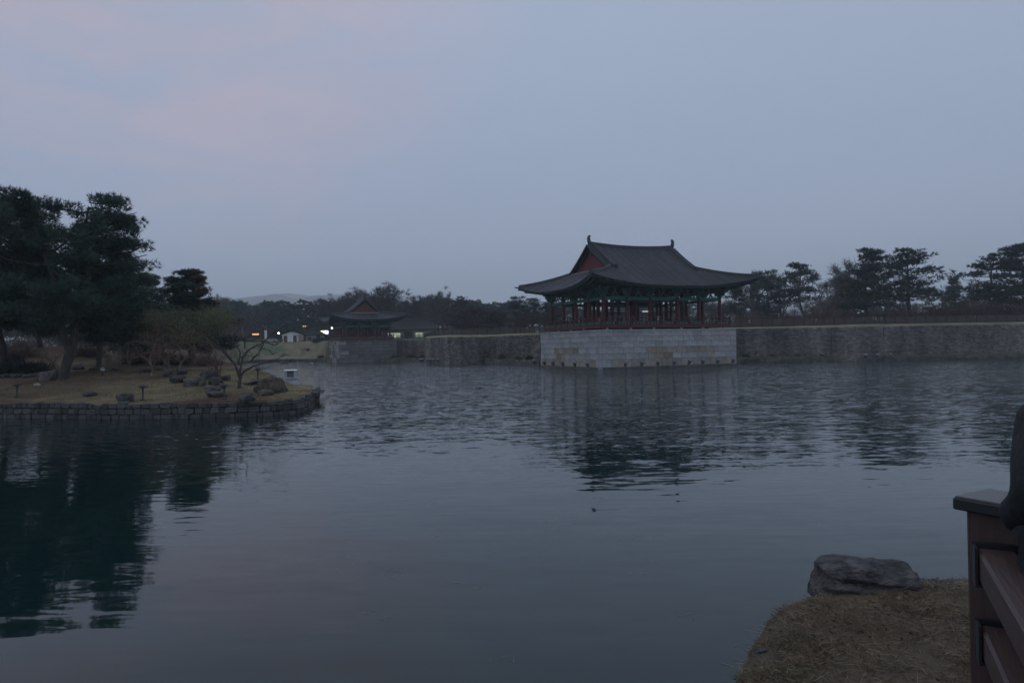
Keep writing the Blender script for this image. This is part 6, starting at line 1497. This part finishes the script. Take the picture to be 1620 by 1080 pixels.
mb = MB(); mb.cbox(pc+AY*-.082+Vector((-.0,0,2.93)), (.15,.012,.06), .003, rotp)
mb.cbox(pc+AY*-.084+Vector((0,0,2.925)), (.05,.02,.03), .004, rotp); mb.build('clasp', m_black, t)
for k in (-.06,.06): mb = MB(); mb.lathe([(.001,0),(.008,0),(.007,.005),(.001,.006)], 8); mb.V = [tuple(pc+AX*k+AY*(-.088-v[2])+AX*v[0]+Vector((0,0,2.945+v[1]))) for v in mb.V]; mb.build('bolt', m_grey, t)
for zt, x0 in ((2.885, 1.402), (2.66, 1.408), (2.435, 1.41), (2.21, 1.41)):
    a = Vector((x0, 1.995, zt-.045)); b = a+RA*3.4; rr = Matrix((RA, -RN, Vector((0,0,1)))).transposed()
    if rr.determinant() < 0: rr = Matrix((RA, RN, Vector((0,0,1)))).transposed()
    mb = MB(); mb.cbox((0,0,0), (3.4,.098,.09), .008); o = mb.build('rail', m_timbrl, t); o.location = (a+b)/2; o.rotation_euler = (0, 0, math.atan2(RA.y, RA.x))
    mb = MB(); e = a+RA*.02
    mb.box(e-RA*.03+Vector((0,0,.0)), (.012,.122,.118), rr); mb.box(e+Vector((0,0,.055)), (.07,.122,.012), rr) if False else None
    for s in (-1, 1): mb.box(e+RN*s*.056, (.07,.008,.112), rr)
    mb.box(e-Vector((0,0,.052)), (.07,.112,.008), rr); mb.build('bracket', m_black, t)
mb = MB(); mb.cbox(pc+RA*2.6+Vector((0,0,1.9)), (.14,.14,2.1), .006, rotp); mb.build('post', m_timber, t)
# the person leaning there
def near_person():
    t = thing('person', 'person in a black padded coat leaning at the railing, cut by the right edge', 'person', (1.59, 1.75, 1.90), R(180))
    J = {'pelvis': (0,.05,.93), 'waist': (0,.03,1.08), 'chest': (0,-.02,1.27), 'collar': (0,-.03,1.38), 'neck': (0,-.06,1.47), 'chin': (0,-.10,1.545), 'crown': (0,-.075,1.67), 'shl': (.17,-.03,1.36), 'shr': (-.17,-.03,1.36),
         'upl': (.215,-.01,1.26), 'upr': (-.215,-.01,1.26), 'ell': (.245,.02,1.17), 'elr': (-.245,.02,1.17), 'fol': (.22,-.10,1.12), 'for': (-.22,-.10,1.12), 'wrl': (.14,-.20,1.09), 'wrr': (-.14,-.20,1.09), 'hal': (.08,-.25,1.08), 'har': (-.08,-.25,1.08),
         'hipl': (.10,.05,.86), 'hipr': (-.10,.05,.86), 'knl': (.11,.02,.48), 'knr': (-.11,.0,.48), 'anl': (.11,.07,.09), 'anr': (-.11,.05,.09), 'tol': (.12,-.10,.03), 'tor': (-.12,-.12,.03)}
    E = [('pelvis','waist'),('waist','chest'),('chest','collar'),('collar','neck'),('neck','chin'),('chin','crown'),('collar','shl'),('collar','shr'),('shl','upl'),('shr','upr'),('upl','ell'),('upr','elr'),('ell','fol'),('elr','for'),('fol','wrl'),('for','wrr'),('wrl','hal'),('wrr','har'),('pelvis','hipl'),('pelvis','hipr'),('hipl','knl'),('hipr','knr'),('knl','anl'),('knr','anr'),('anl','tol'),('anr','tor')]
    Rd = dict(pelvis=(.20,.16), waist=(.19,.15), chest=(.20,.15), collar=(.15,.11), neck=.058, chin=.088, crown=.075, shl=.105, shr=.105, upl=.09, upr=.09, ell=.078, elr=.078, fol=.062, wrl=.045, wrr=.045, hal=(.042,.024), har=(.042,.024), hipl=.10, hipr=.10, knl=.068, knr=.068, anl=.045, anr=.045, tol=.042, tor=.042); Rd['for'] = .062
    for s, h in ((1,'l'),(-1,'r')):
        base = Vector(J['ha'+h])
        for k in range(4):
            dv = Vector((-s*.55, -.8, 0)).normalized(); sd = Vector((0,0,1))*(.030-.02*k); Lf = (.030,.034,.032,.025)[k]
            for q in range(1, 4):
                J[f'f{h}{k}{q}'] = tuple(base+dv*(.035+Lf*q*.8)+sd+Vector((0,0,-.008*q*q))); Rd[f'f{h}{k}{q}'] = .0095-.001*q
                E.append((f'f{h}{k}{q-1}' if q > 1 else 'ha'+h, f'f{h}{k}{q}'))
        for q in range(1, 3): J[f't{h}{q}'] = tuple(base+Vector((-s*.012*q, -.008*q, .032+.018*q))); Rd[f't{h}{q}'] = .0105-.001*q; E.append((f't{h}{q-1}' if q > 1 else 'ha'+h, f't{h}{q}'))
    me = figure('body', J, E, Rd, sub=2); me.materials.clear()
    for mt in (M('black_padded_coat', (.012,.013,.016), (.02,.021,.024), 5.0, rough=.6, bump=.4, bscale=9), m_trouser, m_skin): me.materials.append(mt)
    hd = [Vector(J['hal']), Vector(J['har'])]
    for p in me.polygons:
        c = p.center; p.material_index = 2 if c.z > 1.485 or min((c-h).length for h in hd) < .10 else (1 if c.z < .70 else 0)
    link('body', me, t)
    mb = MB(); mb.lathe([(.10,1.535),(.118,1.62),(.104,1.70),(.055,1.748),(.001,1.76)], 14); mb.V = [(v[0], v[1]*1.1-.045, v[2]) for v in mb.V]; mb.build('hair', m_hair, t, True)
    mb = MB(); mb.tube([(0,-.16,1.60),(0,-.20,1.585),(0,-.175,1.565)], [.012,.017,.01], 6); mb.build('nose', m_skin, t)
    mb = MB(); mb.lathe([(r_*(1+(.035 if k_ % 2 else -.015)), z_) for k_, (r_, z_) in enumerate([(.20,.72),(.23,.76),(.24,.80),(.25,.84),(.26,.88),(.265,.92),(.268,.96),(.27,1.0),(.275,1.04),(.28,1.08),(.28,1.12),(.28,1.16),(.278,1.2),(.27,1.24),(.262,1.28),(.248,1.32),(.225,1.36),(.19,1.40),(.14,1.44)])]+[(.06,1.455)], 24); mb.V = [(v[0], v[1]*.66+.0, v[2]) for v in mb.V]; mb.build('padded_jacket', me.materials[0], t, True)
    mb = MB(); mb.tube([(0.13*math.cos(a), -.045+.1*math.sin(a), 1.44+.01*math.sin(2*a)) for a in np.linspace(0, 6.28, 14)], .035, 6); mb.build('collar', me.materials[0], t, True)
near_person()
